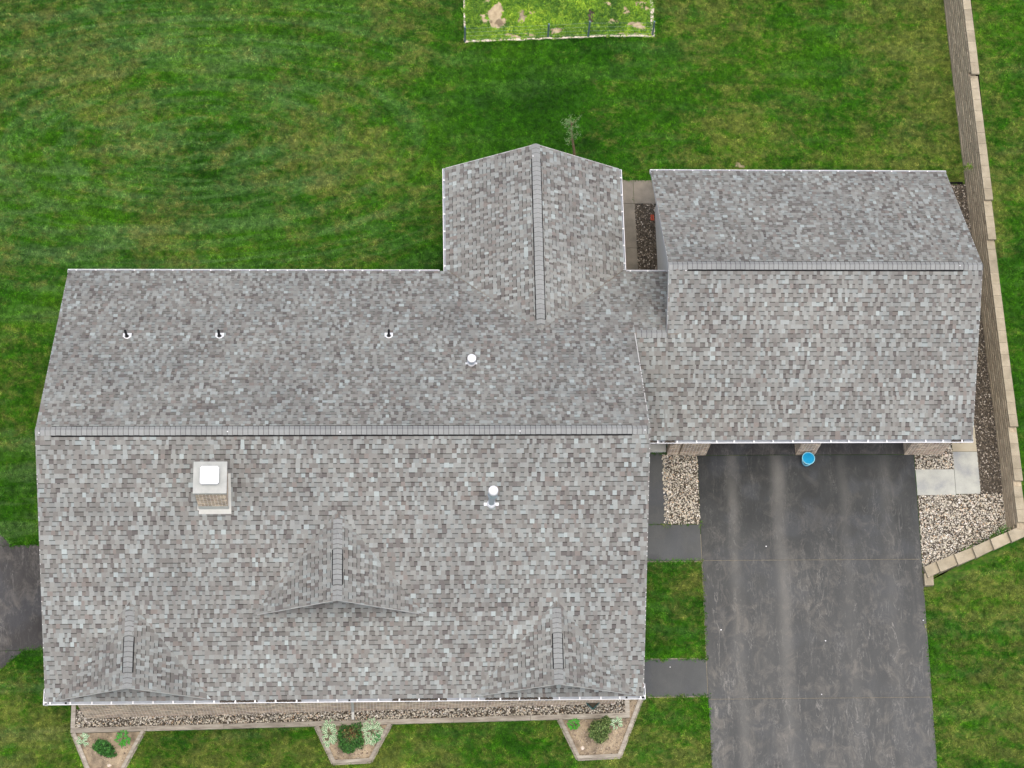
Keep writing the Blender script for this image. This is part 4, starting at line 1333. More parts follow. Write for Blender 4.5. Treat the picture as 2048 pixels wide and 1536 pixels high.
def scatter(name, pts, protos, smin, smax, parent=None, tilt=0.3, seed=1, **kw):
    """one point cloud mesh whose geometry nodes put one of the small meshes on every point"""
    me = bpy.data.meshes.new(name)
    off = parent_world(parent) if parent else Vector((0, 0, 0))
    P = np.array(pts, dtype=np.float32) - np.array(off, dtype=np.float32)
    me.vertices.add(len(P)); me.vertices.foreach_set('co', P.ravel())
    rr = np.random.default_rng(seed)
    at = me.attributes.new('rot', 'FLOAT_VECTOR', 'POINT')
    rot = np.stack([rr.uniform(-tilt, tilt, len(P)), rr.uniform(-tilt, tilt, len(P)), rr.uniform(0, 6.283, len(P))], 1).astype(np.float32)
    at.data.foreach_set('vector', rot.ravel())
    a2 = me.attributes.new('size', 'FLOAT', 'POINT'); a2.data.foreach_set('value', rr.uniform(smin, smax, len(P)).astype(np.float32) ** 1.0)
    o = bpy.data.objects.new(name, me); COL.objects.link(o)
    if parent: o.parent = parent
    for m in {p.data.materials[0] for p in protos}: me.materials.append(m)
    ng = bpy.data.node_groups.new(name, 'GeometryNodeTree')
    ng.interface.new_socket('Geometry', in_out='INPUT', socket_type='NodeSocketGeometry')
    ng.interface.new_socket('Geometry', in_out='OUTPUT', socket_type='NodeSocketGeometry')
    n, l = ng.nodes, ng.links
    gi, go = n.new('NodeGroupInput'), n.new('NodeGroupOutput')
    ip = n.new('GeometryNodeInstanceOnPoints')
    gg = n.new('GeometryNodeGeometryToInstance')
    for p in protos[::-1]:
        oi = n.new('GeometryNodeObjectInfo'); oi.inputs[0].default_value = p
        l.new(oi.outputs['Geometry'], gg.inputs[0])
    ra = n.new('GeometryNodeInputNamedAttribute'); ra.data_type = 'FLOAT_VECTOR'; ra.inputs[0].default_value = 'rot'
    sa = n.new('GeometryNodeInputNamedAttribute'); sa.data_type = 'FLOAT'; sa.inputs[0].default_value = 'size'
    l.new(gi.outputs[0], ip.inputs['Points']); l.new(gg.outputs[0], ip.inputs['Instance'])
    ip.inputs['Pick Instance'].default_value = True
    l.new(ra.outputs[0], ip.inputs['Rotation']); l.new(sa.outputs[0], ip.inputs['Scale'])
    l.new(ip.outputs[0], go.inputs[0])
    md = o.modifiers.new('scatter', 'NODES'); md.node_group = ng
    kw.setdefault('kind', 'stuff')
    return props(o, **kw)


proto_col = bpy.data.collections.new('scatter_pieces')     # not linked to the scene


def proto(name, mb, mat):
    me = bpy.data.meshes.new(name)
    me.from_pydata([tuple(v) for v in mb.v], [], mb.f)
    me.materials.append(mat)
    me.polygons.foreach_set('use_smooth', mb.smooth)
    o = bpy.data.objects.new(name, me)
    proto_col.objects.link(o)
    return o


def stone_mat(name, stops):
    m, n, l, b = nt(name)
    oi = n.new('ShaderNodeObjectInfo')
    r_ = ramp(n, stops); l.new(oi.outputs['Random'], r_.inputs[0])
    tc = n.new('ShaderNodeTexCoord')
    t = noise(n, l, 25, 4, 0.6, tc.outputs['Object'])
    r2 = ramp(n, [(0.3, (0.75, 0.75, 0.75)), (0.7, (1.2, 1.2, 1.2))]); l.new(t.outputs[0], r2.inputs[0])
    l.new(mixc(n, l, 1.0, r_.outputs[0], r2.outputs[0], 'MULTIPLY'), b.inputs['Base Color'])
    b.inputs['Roughness'].default_value = 0.85
    return m


M_pebble = stone_mat('river_pebble', [(0, lin(96, 92, 84)), (0.16, lin(138, 133, 122)), (0.4, lin(178, 172, 156)), (0.62, lin(206, 198, 176)), (0.82, lin(220, 216, 204)), (0.9, lin(190, 160, 124)), (1.0, lin(248, 246, 240))])
M_pebble_d = stone_mat('damp_shaded_pebble', [(0, lin(46, 42, 36)), (0.3, lin(68, 62, 54)), (0.6, lin(96, 88, 76)), (0.85, lin(132, 122, 106)), (1.0, lin(200, 192, 178))])  # darker pebble copy: partly damp, partly the beds' shade put into the colour
M_chip = stone_mat('mulch_chip', [(0, lin(72, 60, 54)), (0.4, lin(118, 102, 92)), (0.7, lin(156, 140, 124)), (1.0, lin(208, 196, 180))])


def pebble(seed, mat):
    r = random.Random(seed)
    bm = bmesh.new(); bmesh.ops.create_icosphere(bm, subdivisions=1, radius=0.5)
    a, b, c = r.uniform(0.8, 1.2), r.uniform(0.6, 0.9), r.uniform(0.4, 0.6)
    for v in bm.verts:
        k = r.uniform(0.88, 1.12); v.co = Vector((v.co.x * a * k, v.co.y * b * k, v.co.z * c * k))
    m = MB(); m.grid_faces([v.co[:] for v in bm.verts], [tuple(v.index for v in f.verts) for f in bm.faces], smooth=True); bm.free()
    return proto('pebble', m, mat)


def sample(poly, dens, zf, dz, rr):
    xs = [p[0] for p in poly]; ys = [p[1] for p in poly]
    A = (max(xs) - min(xs)) * (max(ys) - min(ys))
    n = int(A * dens)
    X = rr.uniform(min(xs), max(xs), n); Y = rr.uniform(min(ys), max(ys), n)
    k = inside(poly, X, Y); X, Y = X[k], Y[k]
    return [(x, y, zf(x, y) + dz + rr.uniform(-0.008, 0.012)) for x, y in zip(X, Y)]


for tone, mat, nm in ((0, M_pebble, 'gravel'), (1, M_pebble_d, 'gravel')):
    prs = [pebble(40 + i, mat) for i in range(5)]
    pts = []
    for poly, t in GRAVEL:
        if t == tone: pts += sample(poly, 760, G, 0.026, nrng)
    scatter(nm, pts, prs, 0.035, 0.075, seed=tone + 3)

# mulch chips in the beds
chips = []
for k, sz in enumerate(((0.5, 0.12, 0.08), (0.35, 0.2, 0.1), (0.6, 0.09, 0.07))):
    m = MB(); m.box(-sz[0], sz[0], -sz[1], sz[1], -sz[2], sz[2]); chips.append(proto('chip', m, M_chip))
for (b, P), dens in zip(BEDS, (110, 420, 420)):
    scatter('mulch', sample(P, dens, G, 0.04, nrng), chips, 0.02, 0.05, parent=b, tilt=0.5, seed=9)

# ---- plot with bright weeds, sand edging and four posts
PL = [UG(930, 84), UG(1309, 73)]
plot_poly = [(PL[0].x, PL[0].y), (PL[1].x, PL[1].y), (PL[1].x, PL[1].y + 9), (PL[0].x - 0.1, PL[0].y + 9)]
M_plot = None
m_, n_, l_, b_s = nt('weedy_plot')
g_ = n_.new('ShaderNodeNewGeometry')
t1 = noise(n_, l_, 0.9, 6, 0.65, g_.outputs['Position'])
r1 = ramp(n_, [(0.3, (0.075, 0.20, 0.008)), (0.5, (0.15, 0.30, 0.012)), (0.7, (0.24, 0.40, 0.02))]); l_.new(t1.outputs[0], r1.inputs[0])
t2 = noise(n_, l_, 6, 6, 0.7, g_.outputs['Position'])
r2 = ramp(n_, [(0.3, (0.6, 0.62, 0.6)), (0.7, (1.4, 1.3, 1.3))]); l_.new(t2.outputs[0], r2.inputs[0])
oc_ = mixc(n_, l_, 1.0, r1.outputs[0], r2.outputs[0], 'MULTIPLY')
l_.new(oc_, b_s.inputs['Base Color']); b_s.inputs['Roughness'].default_value = 0.85
M_plot = m_
EXCL.append(plot_poly)
slab('garden_plot', plot_poly, 0.02, 0.1, M_plot, kind='structure')
# bare patches
def blob(cx, cy, rx, ry, seed, n=26, rough=0.3, rot=0):
    r = random.Random(seed)
    ph = [r.uniform(0, 6.28) for _ in range(5)]
    out = []
    for i in range(n):
        a = 2 * math.pi * i / n
        k = 1 + rough * (math.sin(2 * a + ph[0]) * 0.45 + math.sin(3 * a + ph[1]) * 0.35 + math.sin(5 * a + ph[2]) * 0.25 + math.sin(9 * a + ph[3]) * 0.18)
        x, y = rx * k * math.cos(a), ry * k * math.sin(a)
        out.append((cx + x * math.cos(rot) - y * math.sin(rot), cy + x * math.sin(rot) + y * math.cos(rot)))
    return out


BARE = []
def bare(px, py, wpx, hpx, seed, rough=0.5, rot=0.0, mat=None, dz=0.026, nm='bare_soil'):
    p = UG(px, py)
    q = blob(p.x, p.y, wpx * 1.25 / 66 / 2, hpx * 1.4 / 60 / 2, seed, rough=rough, rot=rot)
    slab(nm, q, dz, 0.02, mat or M_sand, kind='structure')
    BARE.append(q)


for i, a in enumerate(((992, 32, 34, 38), (1003, 46, 26, 14), (972, 43, 20, 9), (966, 33, 10, 8), (1252, 22, 12, 16), (1281, 8, 24, 8), (1226, 43, 18, 8), (1277, 52, 24, 14), (1260, 68, 36, 6), (1065, 26, 14, 6), (1112, 62, 22, 12), (1022, 72, 34, 7), (1216, 8, 14, 6), (972, 4, 14, 6), (1060, 71, 30, 5), (1290, 17, 18, 6), (1262, 47, 12, 7))):
    bare(*a, seed=i + 5, rot=rng.uniform(-0.4, 0.4))
bare(1044, 34, 18, 20, 77, mat=M_soil)
bare(1181, 33, 14, 22, 78, mat=M_bedsoil)
M_washed = simple('washed_soil', lin(104, 100, 74), lin(152, 140, 112), 7, 1.0, 0.5, 40)
# bare washed-out line in the lawn behind the wing, dry spots at the garage
q0, q1 = UG(1142, 258), UG(1152, 330)
dl = (q1 - q0); pl = Vector((-dl.y, dl.x, 0)).normalized()
rr_ = random.Random(5); Lf = []; Rt = []
for i in range(12):
    c = q0 + dl * (i / 11); w = 0.04 + 0.03 * rr_.random()
    Lf.append((c.x + pl.x * w, c.y + pl.y * w)); Rt.append((c.x - pl.x * w, c.y - pl.y * w))
q = Lf + Rt[::-1]
bare(1478, 331, 14, 8, 81, dz=0.012, rough=0.8, mat=M_washed)

weeds = []
plot_obj = empty('garden_enclosure', (PL[0].x, PL[0].y, G(PL[0].x, PL[0].y)), 'fenced plot with pale edging and four blue-grey posts at the top of the lawn', 'garden enclosure')
def wavy(p, q, w, h, seed, name='edging_strip', mat=None, parent=None):
    r = random.Random(seed); n = 26
    p, q = Vector((p[0], p[1])), Vector((q[0], q[1])); d = q - p; nn = Vector((-d.y, d.x)).normalized()
    A = []; B = []
    for i in range(n + 1):
        c = p + d * (i / n)
        o = r.uniform(-0.015, 0.015); ww = w * r.uniform(0.7, 1.25)
        A.append((c + nn * (o - ww / 2))[:]); B.append((c + nn * (o + ww / 2))[:])
    m = MB()
    for i in range(n):
        m.prism([A[i], A[i + 1], B[i + 1], B[i]], lambda x, y: G(x, y) - 0.05, lambda x, y: G(x, y) + h)
    return m.build(name, mat or M_rock, parent)


PA, PB = (PL[0].x, PL[0].y), (PL[1].x, PL[1].y)
wavy(PA, PB, 0.07, 0.055, 1, parent=plot_obj)
wavy((PA[0], PA[1] + 0.04), (PA[0] - 0.02, PA[1] + 8.9), 0.06, 0.055, 2, parent=plot_obj)
wavy((PB[0] - 0.06, PB[1] + 0.04), (PB[0] - 0.08, PB[1] + 8.9), 0.13, 0.055, 3, parent=plot_obj)
posts = []
for (bx_, by_), (tx_, ty_) in (((930, 84), (930, 54)), ((1096, 75), (1098, 48)), ((1176, 74), (1180, 43)), ((1305, 71), (1309, 43))):
    p = UG(bx_, by_)
    best = min((abs(project((p.x, p.y, p.z + h * 0.02))[1] - ty_), h * 0.02) for h in range(10, 90))[1]
    t = UZ(tx_, ty_, p.z + best)
    m = MB(); m.tube(p + Vector((0, 0, -0.05)), t, 0.034, 8); m.build('post', M_post, plot_obj); posts.append((p, t))
for hgt in (0.15, 0.4, 0.65, 0.9):
    m = MB()
    for (a, ta), (b, tb) in zip(posts[:-1], posts[1:]):
        m.tube(a + (ta - a) * hgt, b + (tb - b) * hgt, 0.0012, 4)
    m.build('wire', M_galv, plot_obj)

# ------------------------------------------------------------------ grass
def tuft(seed, n, rad, h, mat, wid=0.006, name='tuft'):
    r = random.Random(seed); m = MB()
    for i in range(n):
        a = r.uniform(0, 6.28); d = rad * math.sqrt(r.random())
        bx, by = d * math.cos(a), d * math.sin(a)
        la = r.uniform(0, 6.28); hh = h * r.uniform(0.6, 1.2); lean = hh * r.uniform(0.3, 1.1)
        w = wid * r.uniform(0.7, 1.4)
        px, py = -math.sin(la) * w, math.cos(la) * w
        mx, my = bx + math.cos(la) * lean * 0.45, by + math.sin(la) * lean * 0.45
        tx, ty = bx + math.cos(la) * lean, by + math.sin(la) * lean
        m.face([(bx - px, by - py, 0), (bx + px, by + py, 0), (mx + px * 0.8, my + py * 0.8, hh * 0.65), (mx - px * 0.8, my - py * 0.8, hh * 0.65)])
        m.face([(mx - px * 0.8, my - py * 0.8, hh * 0.65), (mx + px * 0.8, my + py * 0.8, hh * 0.65), (tx, ty, hh * 0.9)])
    return proto(name, m, mat)


def grass_pts(x0, x1, y0, y1, dens, zf, cond):
    n = int((x1 - x0) * (y1 - y0) * dens)
    X = nrng.uniform(x0, x1, n); Y = nrng.uniform(y0, y1, n)
    k = cond(X, Y)
    for p in EXCL + BARE: k &= ~inside(p, X, Y)
    X, Y = X[k], Y[k]
    Z = np.array([zf(x, y) for x, y in zip(X, Y)])
    return np.stack([X, Y, Z], 1)


xrv = np.vectorize(xr)
ga = grass_pts(-7, 30.3, -5, 30, 190, G, lambda X, Y: X < xrv(Y) - 0.15)
gb = grass_pts(27.5, 36, -5, 30, 190, GB, lambda X, Y: np.where(Y > 5.75, X > 30.72, np.where(Y > 4.0, X > xrv(np.minimum(Y + 0.42, 5.75)) + 0.25, X > 27.55)))
ex = []
for P_ in EXCL:
    n_ = len(P_)
    ar_ = sum(P_[i][0] * P_[(i + 1) % n_][1] - P_[(i + 1) % n_][0] * P_[i][1] for i in range(n_))
    for i in range(n_):
        a_, b_ = np.array(P_[i]), np.array(P_[(i + 1) % n_])
        Ln_ = np.linalg.norm(b_ - a_)
        if Ln_ < 0.5: continue
        d_ = (b_ - a_) / Ln_; nn_ = np.array([d_[1], -d_[0]]) * (1 if ar_ > 0 else -1)
        t_ = nrng.uniform(0, Ln_, int(Ln_ * 16))
        o_ = nrng.uniform(0.01, 0.07, len(t_))
        ex.append(a_[None] + d_[None] * t_[:, None] + nn_[None] * o_[:, None])
yw_ = np.arange(4.3, 30, 0.05) + nrng.uniform(-0.02, 0.02, len(np.arange(4.3, 30, 0.05)))
ex = np.concatenate(ex)
k = np.ones(len(ex), bool)
for P_ in EXCL: k &= ~inside(P_, ex[:, 0], ex[:, 1])
k &= (ex[:, 0] > -7) & (ex[:, 0] < 34) & (ex[:, 1] > -5) & (ex[:, 1] < 28)
k &= (ex[:, 0] < xrv(ex[:, 1]) - 0.12) | ((ex[:, 1] < 4.1) & (ex[:, 0] > 27.54))
ex = ex[k]
ge = np.stack([ex[:, 0], ex[:, 1], np.array([(GB if x > 27.53 else G)(x, y) for x, y in ex])], 1)
tufts = [tuft(60 + i, 16, 0.06, 0.042, M_blade) for i in range(6)]
scatter('grass', np.concatenate([ga, gb]), tufts, 0.75, 1.45, tilt=0.15, seed=21)

scatter('grass', ge, tufts[:3], 1.3, 2.0, tilt=0.25, seed=23)
M_weed = stone_mat('bright_weed', [(0, (0.06, 0.17, 0.01)), (0.4, (0.13, 0.29, 0.014)), (0.75, (0.22, 0.40, 0.02)), (1.0, (0.36, 0.52, 0.05))])
pts = sample(plot_poly, 260, G, 0.01, nrng)
A_ = np.array(pts)
k = np.ones(len(A_), bool)
for q in BARE: k &= ~inside(q, A_[:, 0], A_[:, 1])
for mm in (M_weed,):
    nn_, ll_ = mm.node_tree.nodes, mm.node_tree.links
    bb_ = nn_['Principled BSDF']; src_ = bb_.inputs['Base Color'].links[0].from_socket
    gg_ = nn_.new('ShaderNodeNewGeometry')
    tt_ = noise(nn_, ll_, 0.7, 5, 0.65, gg_.outputs['Position'])
    rr2 = ramp(nn_, [(0.36, (0.30, 0.42, 0.45)), (0.5, (0.75, 0.8, 0.8)), (0.64, (1.25, 1.15, 1.0))]); ll_.new(tt_.outputs[0], rr2.inputs[0])
    ll_.new(mixc(nn_, ll_, 1.0, src_, rr2.outputs[0], 'MULTIPLY'), bb_.inputs['Base Color'])
scatter('weeds', A_[k], [tuft(90 + i, 12, 0.05, 0.07, M_weed, 0.012) for i in range(4)], 0.6, 1.5, tilt=0.2, seed=22)


# ------------------------------------------------------------------ plants
def leaf(m, base, d, up, ln, wd, mats=(0,), margin=None, fold=0.15, droop=0.35):
    """one broad leaf: 4 segments, optional pale margin faces"""
    d = Vector(d).normalized(); s_ = d.cross(Vector((0, 0, 1))).normalized()
    prof = [(0.0, 0.08), (0.25, 0.75), (0.55, 1.0), (0.82, 0.6), (1.0, 0.04)]
    C = []; 
    for t, w in prof:
        z = up * t * ln * (1 - droop * t * 1.6)
        C.append((base + d * (t * ln) + Vector((0, 0, z)), w * wd / 2))
    for (c0, w0), (c1, w1) in zip(C[:-1], C[1:]):
        z0, z1 = Vector((0, 0, w0 * fold)), Vector((0, 0, w1 * fold))
        for sg in (-1, 1):
            if margin is None:
                m.face([c0, c0 + s_ * w0 * sg + z0, c1 + s_ * w1 * sg + z1, c1], mats[0])
            else:
                i0, i1 = w0 * margin, w1 * margin
                m.face([c0, c0 + s_ * i0 * sg + z0 * margin, c1 + s_ * i1 * sg + z1 * margin, c1], mats[0])
                m.face([c0 + s_ * i0 * sg + z0 * margin, c0 + s_ * w0 * sg + z0, c1 + s_ * w1 * sg + z1, c1 + s_ * i1 * sg + z1 * margin], mats[1])


M_hg = simple('hosta_green', (0.035, 0.16, 0.04, 1), (0.07, 0.25, 0.07, 1), 9, 0.5)
M_hw = simple('hosta_cream_margin', (0.50, 0.60, 0.40, 1), (0.68, 0.74, 0.56, 1), 9, 0.5)
M_bg = simple('bright_leaf', (0.03, 0.22, 0.012, 1), (0.08, 0.36, 0.03, 1), 12, 0.5)
M_dg = stone_mat('yew_leaf', [(0, (0.008, 0.03, 0.006)), (0.5, (0.02, 0.07, 0.012)), (1, (0.05, 0.13, 0.025))])


def attr_leaf_mat(name):
    return simple(name, (0.8, 0.8, 0.8, 1), (1.2, 1.2, 1.2, 1), 30, 0.6, attr=True)


M_leafc = attr_leaf_mat('shrub_leaf')


def hosta(px, py, rad, n, label, seed, mats=None, ln=0.14, wd=0.06, margin=0.5, ry=None, group=None):
    p = UG(px, py); p.z = G(p.x, p.y) + 0.03
    o = empty('hosta' if margin else 'leafy_plant', p, label, 'plant', group)
    r = random.Random(seed); m = MB()
    for i in range(n):
        a = r.uniform(0, 6.283); k = math.sqrt(r.random())
        off = Vector((math.cos(a) * rad * k, math.sin(a) * (ry or rad) * k, 0.05 + 0.16 * (1 - k)))
        la = a + r.uniform(-0.9, 0.9)
        leaf(m, p + off, (math.cos(la), math.sin(la), 0), r.uniform(0.1, 0.7), ln * r.uniform(0.7, 1.2), wd * r.uniform(0.8, 1.2), (0, 1), margin)
    for i in range(10):
        a = r.uniform(0, 6.28); m.tube(p, p + Vector((math.cos(a) * rad * 0.6, math.sin(a) * rad * 0.6, 0.12)), 0.004, 4, 0)
    m.build('foliage', mats or [M_hg, M_hw], o)
    return o


def shrub(px, py, rx, ry, h, n, cols, label, seed, rot=0.0, heart=None, leafsz=0.042, extra=()):
    p = UG(px, py); p.z = G(p.x, p.y) + 0.03
    o = empty('shrub', p, label, 'shrub')
    r = random.Random(seed); m = MB()
    lobes = [(0, 0, rx, ry, h)] + list(extra)
    bumps = [(Vector((r.gauss(0, 1), r.gauss(0, 1), abs(r.gauss(0, 0.8)))).normalized(), r.uniform(0.05, 0.16)) for _ in range(14)]
    for i in range(n):
        lx, ly, ax, ay, ah = lobes[0] if r.random() < 0.7 or len(lobes) == 1 else r.choice(lobes[1:])
        d = Vector((r.gauss(0, 1), r.gauss(0, 1), abs(r.gauss(0, 1)))).normalized()
        k = 0.62 + 0.36 * r.random() ** 0.5 + (0.22 * r.random() if r.random() < 0.16 else 0)
        for b, s_ in bumps:
            k += max(0, d.dot(b) - 0.85) / 0.15 * s_ * 0.9
        nz = mnoise.noise(Vector((d.x * 2.6 + seed, d.y * 2.6, d.z * 2.6)))
        k *= 1 + 0.38 * nz
        x, y, z = d.x * ax * k, d.y * ay * k, d.z * ah * k + 0.04
        cl = mnoise.noise(Vector((x * 13 + seed, y * 13, z * 9)))
        if cl < -0.28 and r.random() < 0.7: continue
        X = lx + x * math.cos(rot) - y * math.sin(rot); Y = ly + x * math.sin(rot) + y * math.cos(rot)
        c = tuple(q * 1.35 for q in r.choice(cols))
        if heart and math.hypot(X - heart[0], Y - heart[1]) < heart[2] * r.uniform(0.6, 1.2): c = r.choice(heart[3])
        kk = r.uniform(0.7, 1.3) * (1 + 1.1 * cl)
        leafd = Vector((r.gauss(0, 1), r.gauss(0, 1), r.gauss(0.5, 0.6))).normalized()
        s2 = leafd.orthogonal().normalized(); t2 = leafd.cross(s2)
        q = p + Vector((X, Y, z)); L_, w_ = leafsz * r.uniform(0.7, 1.4), leafsz * 0.4
        m.face([q, q + s2 * L_ * 0.5 + t2 * w_, q + s2 * L_, q + s2 * L_ * 0.5 - t2 * w_], 0, (c[0] * kk, c[1] * kk, c[2] * kk, 1))
    m.build('foliage', M_leafc, o)
    m = MB()
    for i in range(12):
        a = r.uniform(0, 6.28)
        m.tube(p - Vector((0, 0, 0.05)), p + Vector((math.cos(a) * rx * 0.6, math.sin(a) * ry * 0.6, h * 0.75)), 0.012, 5, 0, 0.004)
    m.build('stems', M_bark, o)
    return o


DG = [(0.025, 0.09, 0.018), (0.045, 0.15, 0.025), (0.07, 0.20, 0.04), (0.035, 0.11, 0.03)]
OG = [(0.06, 0.11, 0.03), (0.10, 0.16, 0.045), (0.16, 0.22, 0.07), (0.045, 0.09, 0.025), (0.20, 0.25, 0.09)]
BR = [(0.28, 0.13, 0.06), (0.2, 0.10, 0.05), (0.12, 0.10, 0.04)]
hosta(168, 1481, 0.11, 34, 'small white-edged hosta at the left corner of the left raised bed', 1)
hosta(247, 1478, 0.17, 70, 'bright green hosta at the right corner of the left raised bed', 2, mats=[M_bg, M_hg], margin=0.8, ln=0.11, wd=0.045, ry=0.2)
shrub(210, 1500, 0.32, 0.2, 0.3, 4200, DG, 'oval dark green shrub in the centre of the left raised bed', 3, rot=-0.62)
hosta(659, 1468, 0.17, 80, 'white-edged hosta left of the brown-hearted shrub in the middle bed', 4, ry=0.34)
hosta(744, 1465, 0.26, 110, 'largest white-edged hosta, right of the brown-hearted shrub in the middle bed', 5, ry=0.34)
hosta(752, 1476, 0.12, 40, 'low bright green plant tucked beside the largest hosta of the middle bed', 16, mats=[M_bg, M_hg], margin=0, ln=0.09, wd=0.04)
shrub(700, 1478, 0.36, 0.40, 0.42, 7500, DG + OG[:1], 'spreading dark green shrub with a brown heart in the middle raised bed', 6, heart=(0.02, 0.1, 0.24, BR + OG), extra=((-0.05, -0.3, 0.16, 0.16, 0.22),))
hosta(1147, 1449, 0.16, 90, 'vivid green leafy mound at the left of the right raised bed', 7, mats=[M_bg, M_bg], margin=0.6, ln=0.07, wd=0.04)
hosta(1233, 1448, 0.1, 30, 'smallest pale hosta at the right of the right raised bed', 8)
shrub(1197, 1466, 0.30, 0.30, 0.45, 6000, OG, 'rounded olive green shrub in the middle of the right raised bed', 9, extra=((0.22, 0.3, 0.14, 0.14, 0.35),))


# young tree behind the rear wing, thin trunk leaning west
tb = UG(1150, 326)
tr = empty('young_tree', tb, 'thin young tree with sparse pale crown behind the rear wing gable', 'tree')
pts_ = [tb + Vector((0, 0, -0.1)), UZ(1148, 300, 0.55), UZ(1144, 275, 1.25), UZ(1142, 256, 1.75), UZ(1144, 244, 2.1)]
m = MB()
for (a, b), (r0_, r1_) in zip(zip(pts_[:-1], pts_[1:]), ((0.05, 0.045), (0.045, 0.038), (0.038, 0.026), (0.026, 0.012))): m.tube(a, b, r0_, 9, 0, r1_)
r_ = random.Random(8)
tips = []
for i in range(16):
    a = pts_[3].lerp(pts_[4], r_.random() * 1.0) if i % 3 else pts_[2].lerp(pts_[3], r_.random())
    d_ = Vector((r_.gauss(0, 1), r_.gauss(0, 1), 0.6)).normalized() * r_.uniform(0.2, 0.42)
    m.tube(a, a + d_, 0.009, 5, 0, 0.003); tips += [a + d_ * t for t in (0.5, 0.75, 1.0)]
m.build('trunk', M_bark, tr)
m = MB()
for t in tips:
    for i in range(9):
        q = t + Vector((r_.gauss(0, 0.05), r_.gauss(0, 0.05), r_.gauss(0, 0.04)))
        u = Vector((r_.gauss(0, 1), r_.gauss(0, 1), r_.gauss(0, 0.4))).normalized(); v = u.orthogonal().normalized()
        k = r_.uniform(0.7, 1.3)
        m.face([q, q + u * 0.025 + v * 0.012, q + u * 0.05, q + u * 0.025 - v * 0.012], 0, (0.14 * k, 0.24 * k, 0.09 * k, 1))
m.build('crown', M_leafc, tr)

# ------------------------------------------------------------------ small things
def rock(px, py, size, label, seed, mat=M_rock, flat=0.5, name='rock', cat='rock', zadd=0.03, group=None):
    p = UG(px, py); p.z += zadd
    r = random.Random(seed)
    bm = bmesh.new(); bmesh.ops.create_icosphere(bm, subdivisions=2, radius=size / 2)
    for v in bm.verts:
        k = 1 + 0.18 * math.sin(v.co.x * 40 + seed) + r.uniform(-0.06, 0.06)
        v.co = Vector((v.co.x * k, v.co.y * k * 0.85, v.co.z * flat * k))
    me = bpy.data.meshes.new(name); bm.to_mesh(me); bm.free(); me.materials.append(mat)
    o = bpy.data.objects.new(name, me); o.location = p; COL.objects.link(o)
    return props(o, label, cat, group)


rock(1165, 1496, 0.15, 'pale pointed rock near the front of the right raised bed', 2)
rock(219, 1531, 0.13, 'pale triangular rock at the front of the left raised bed', 4)
rock(222, 1476, 0.05, 'tiny white pebble behind the oval shrub in the left bed', 5)
rock(1892, 911, 0.13, 'large pale round stone in the gravel beside the concrete slab', 6)
for i, (a, b, lab) in enumerate(((1532, 1093, 'white chip on the driveway nearest the blue bucket'), (1442, 1260, 'white chip near the left edge of the driveway beside the grass'),
                                 (1651, 1282, 'white chip in the middle of the driveway'), (1643, 1389, 'white chip on the lower joint of the driveway'),
                                 (1340, 1334.5, 'white chip on the lower asphalt path'), (1846, 1241, 'white chip at the right edge of the driveway'))):
    rock(a, b, 0.042, lab, 20 + i, M_specks, name='stone_chip', cat='stone chip', zadd=0.03, group='white chips lying on the asphalt')

# orange clay brick with three holes, leaning by the garage wall
p = UG(1304, 437); p.z += 0.06
cb = MB()
bx, by, bz = 0.055, 0.10, 0.03
cb.box(p.x - bx, p.x + bx, p.y - by, p.y + by, p.z, p.z + bz)
ob = cb.build('clay_brick', M_redbrick, label='orange perforated clay brick lying on the gravel by the white garage wall', cat='brick')
h = MB()
for k in (-1, 0, 1): h.lathe([(0.018, 0), (0.018, 0.003)], (p.x, p.y + k * 0.055, p.z + bz), 10)
h.build('hole', M_black, ob)

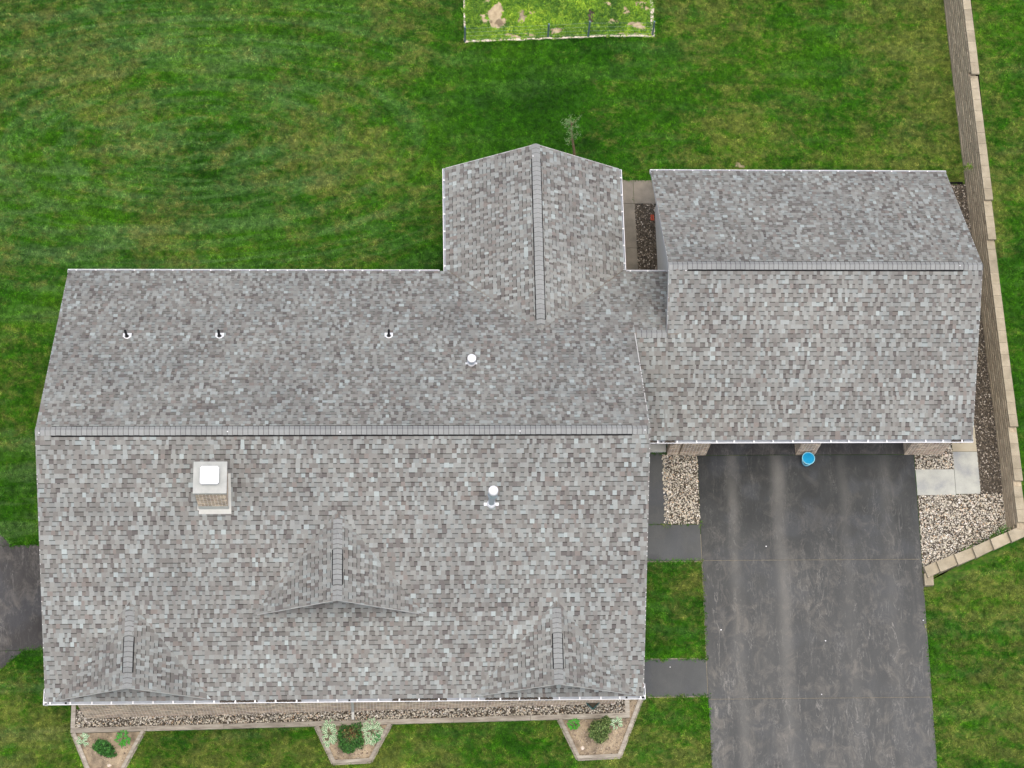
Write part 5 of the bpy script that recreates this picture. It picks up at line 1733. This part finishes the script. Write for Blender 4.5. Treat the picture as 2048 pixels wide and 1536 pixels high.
# blue bucket
p = UG(1612, 925); p.z += 0.027
bk = empty('bucket', p, 'bright blue round plastic bucket standing in front of the middle garage pier', 'bucket')
m = MB(); m.lathe([(0.0, 0.002), (0.15, 0.002), (0.155, 0.01), (0.19, 0.40), (0.205, 0.405), (0.205, 0.415)], p, 36, 0); m.build('body', M_bucket, bk)
m = MB(); m.lathe([(0.205, 0.405), (0.215, 0.41), (0.215, 0.43), (0.195, 0.435), (0.188, 0.425), (0.188, 0.40)], p, 36, 0); m.build('rim', M_bucket_rim, bk)
m = MB(); m.lathe([(0.186, 0.41), (0.16, 0.12), (0.13, 0.10), (0.0, 0.115)], p, 36, 0); m.build('inside', M_bucket_in, bk)
m = MB()
pts_ = [p + Vector((0.207 * math.cos(a), 0.207 * math.sin(a) - 0.03 * math.sin((a - 3.3) / 1.6 * math.pi), 0.40 - 0.09 * math.sin((a - 3.3) / 1.6 * math.pi))) for a in [3.3 + 1.6 * i / 12 for i in range(13)]]
for a, b in zip(pts_[:-1], pts_[1:]): m.tube(a, b, 0.010, 6)
m.build('handle', M_bucket_rim, bk)

# teal planter half under the gutter
p = UG(1184, 1409); p.z += 0.03
tp = empty('planter', p, 'dark teal square planter pot on the gravel under the front gutter', 'planter', rz=0.78)
m = MB()
s0, s1, hh, t_ = 0.12, 0.155, 0.26, 0.012
ring = lambda s_, z: [p + Vector((a * s_, b * s_, z)) for a, b in ((-1, -1), (1, -1), (1, 1), (-1, 1))]
R0, R1, R2, R3 = ring(s0, 0), ring(s1, hh), ring(s1 - t_, hh), ring(s0, 0.18)
m.face(R0[::-1])
for i in range(4):
    j = (i + 1) % 4
    m.face([R0[i], R0[j], R1[j], R1[i]]); m.face([R1[i], R1[j], R2[j], R2[i]]); m.face([R2[i], R2[j], R3[j], R3[i]])
m.build('pot', M_teal, tp)
m = MB(); m.face(R3); m.build('soil', M_bedsoil, tp)

# sealant dabs on the ridge ends
for px, py, zz in ((78, 866, ZR), (455, 863, ZR), (680, 864, ZR), (1040, 862, ZR), (1290, 860, ZR), (1066, 312, ZW), (1372, 541, ZG), (1920, 531, ZG)):
    q = UZ(px, py, zz + 0.06)
    m = MB(); m.lathe([(0.02, 0), (0.018, 0.006)], q, 8); m.build('sealant_dab', M_specks, roof_o)
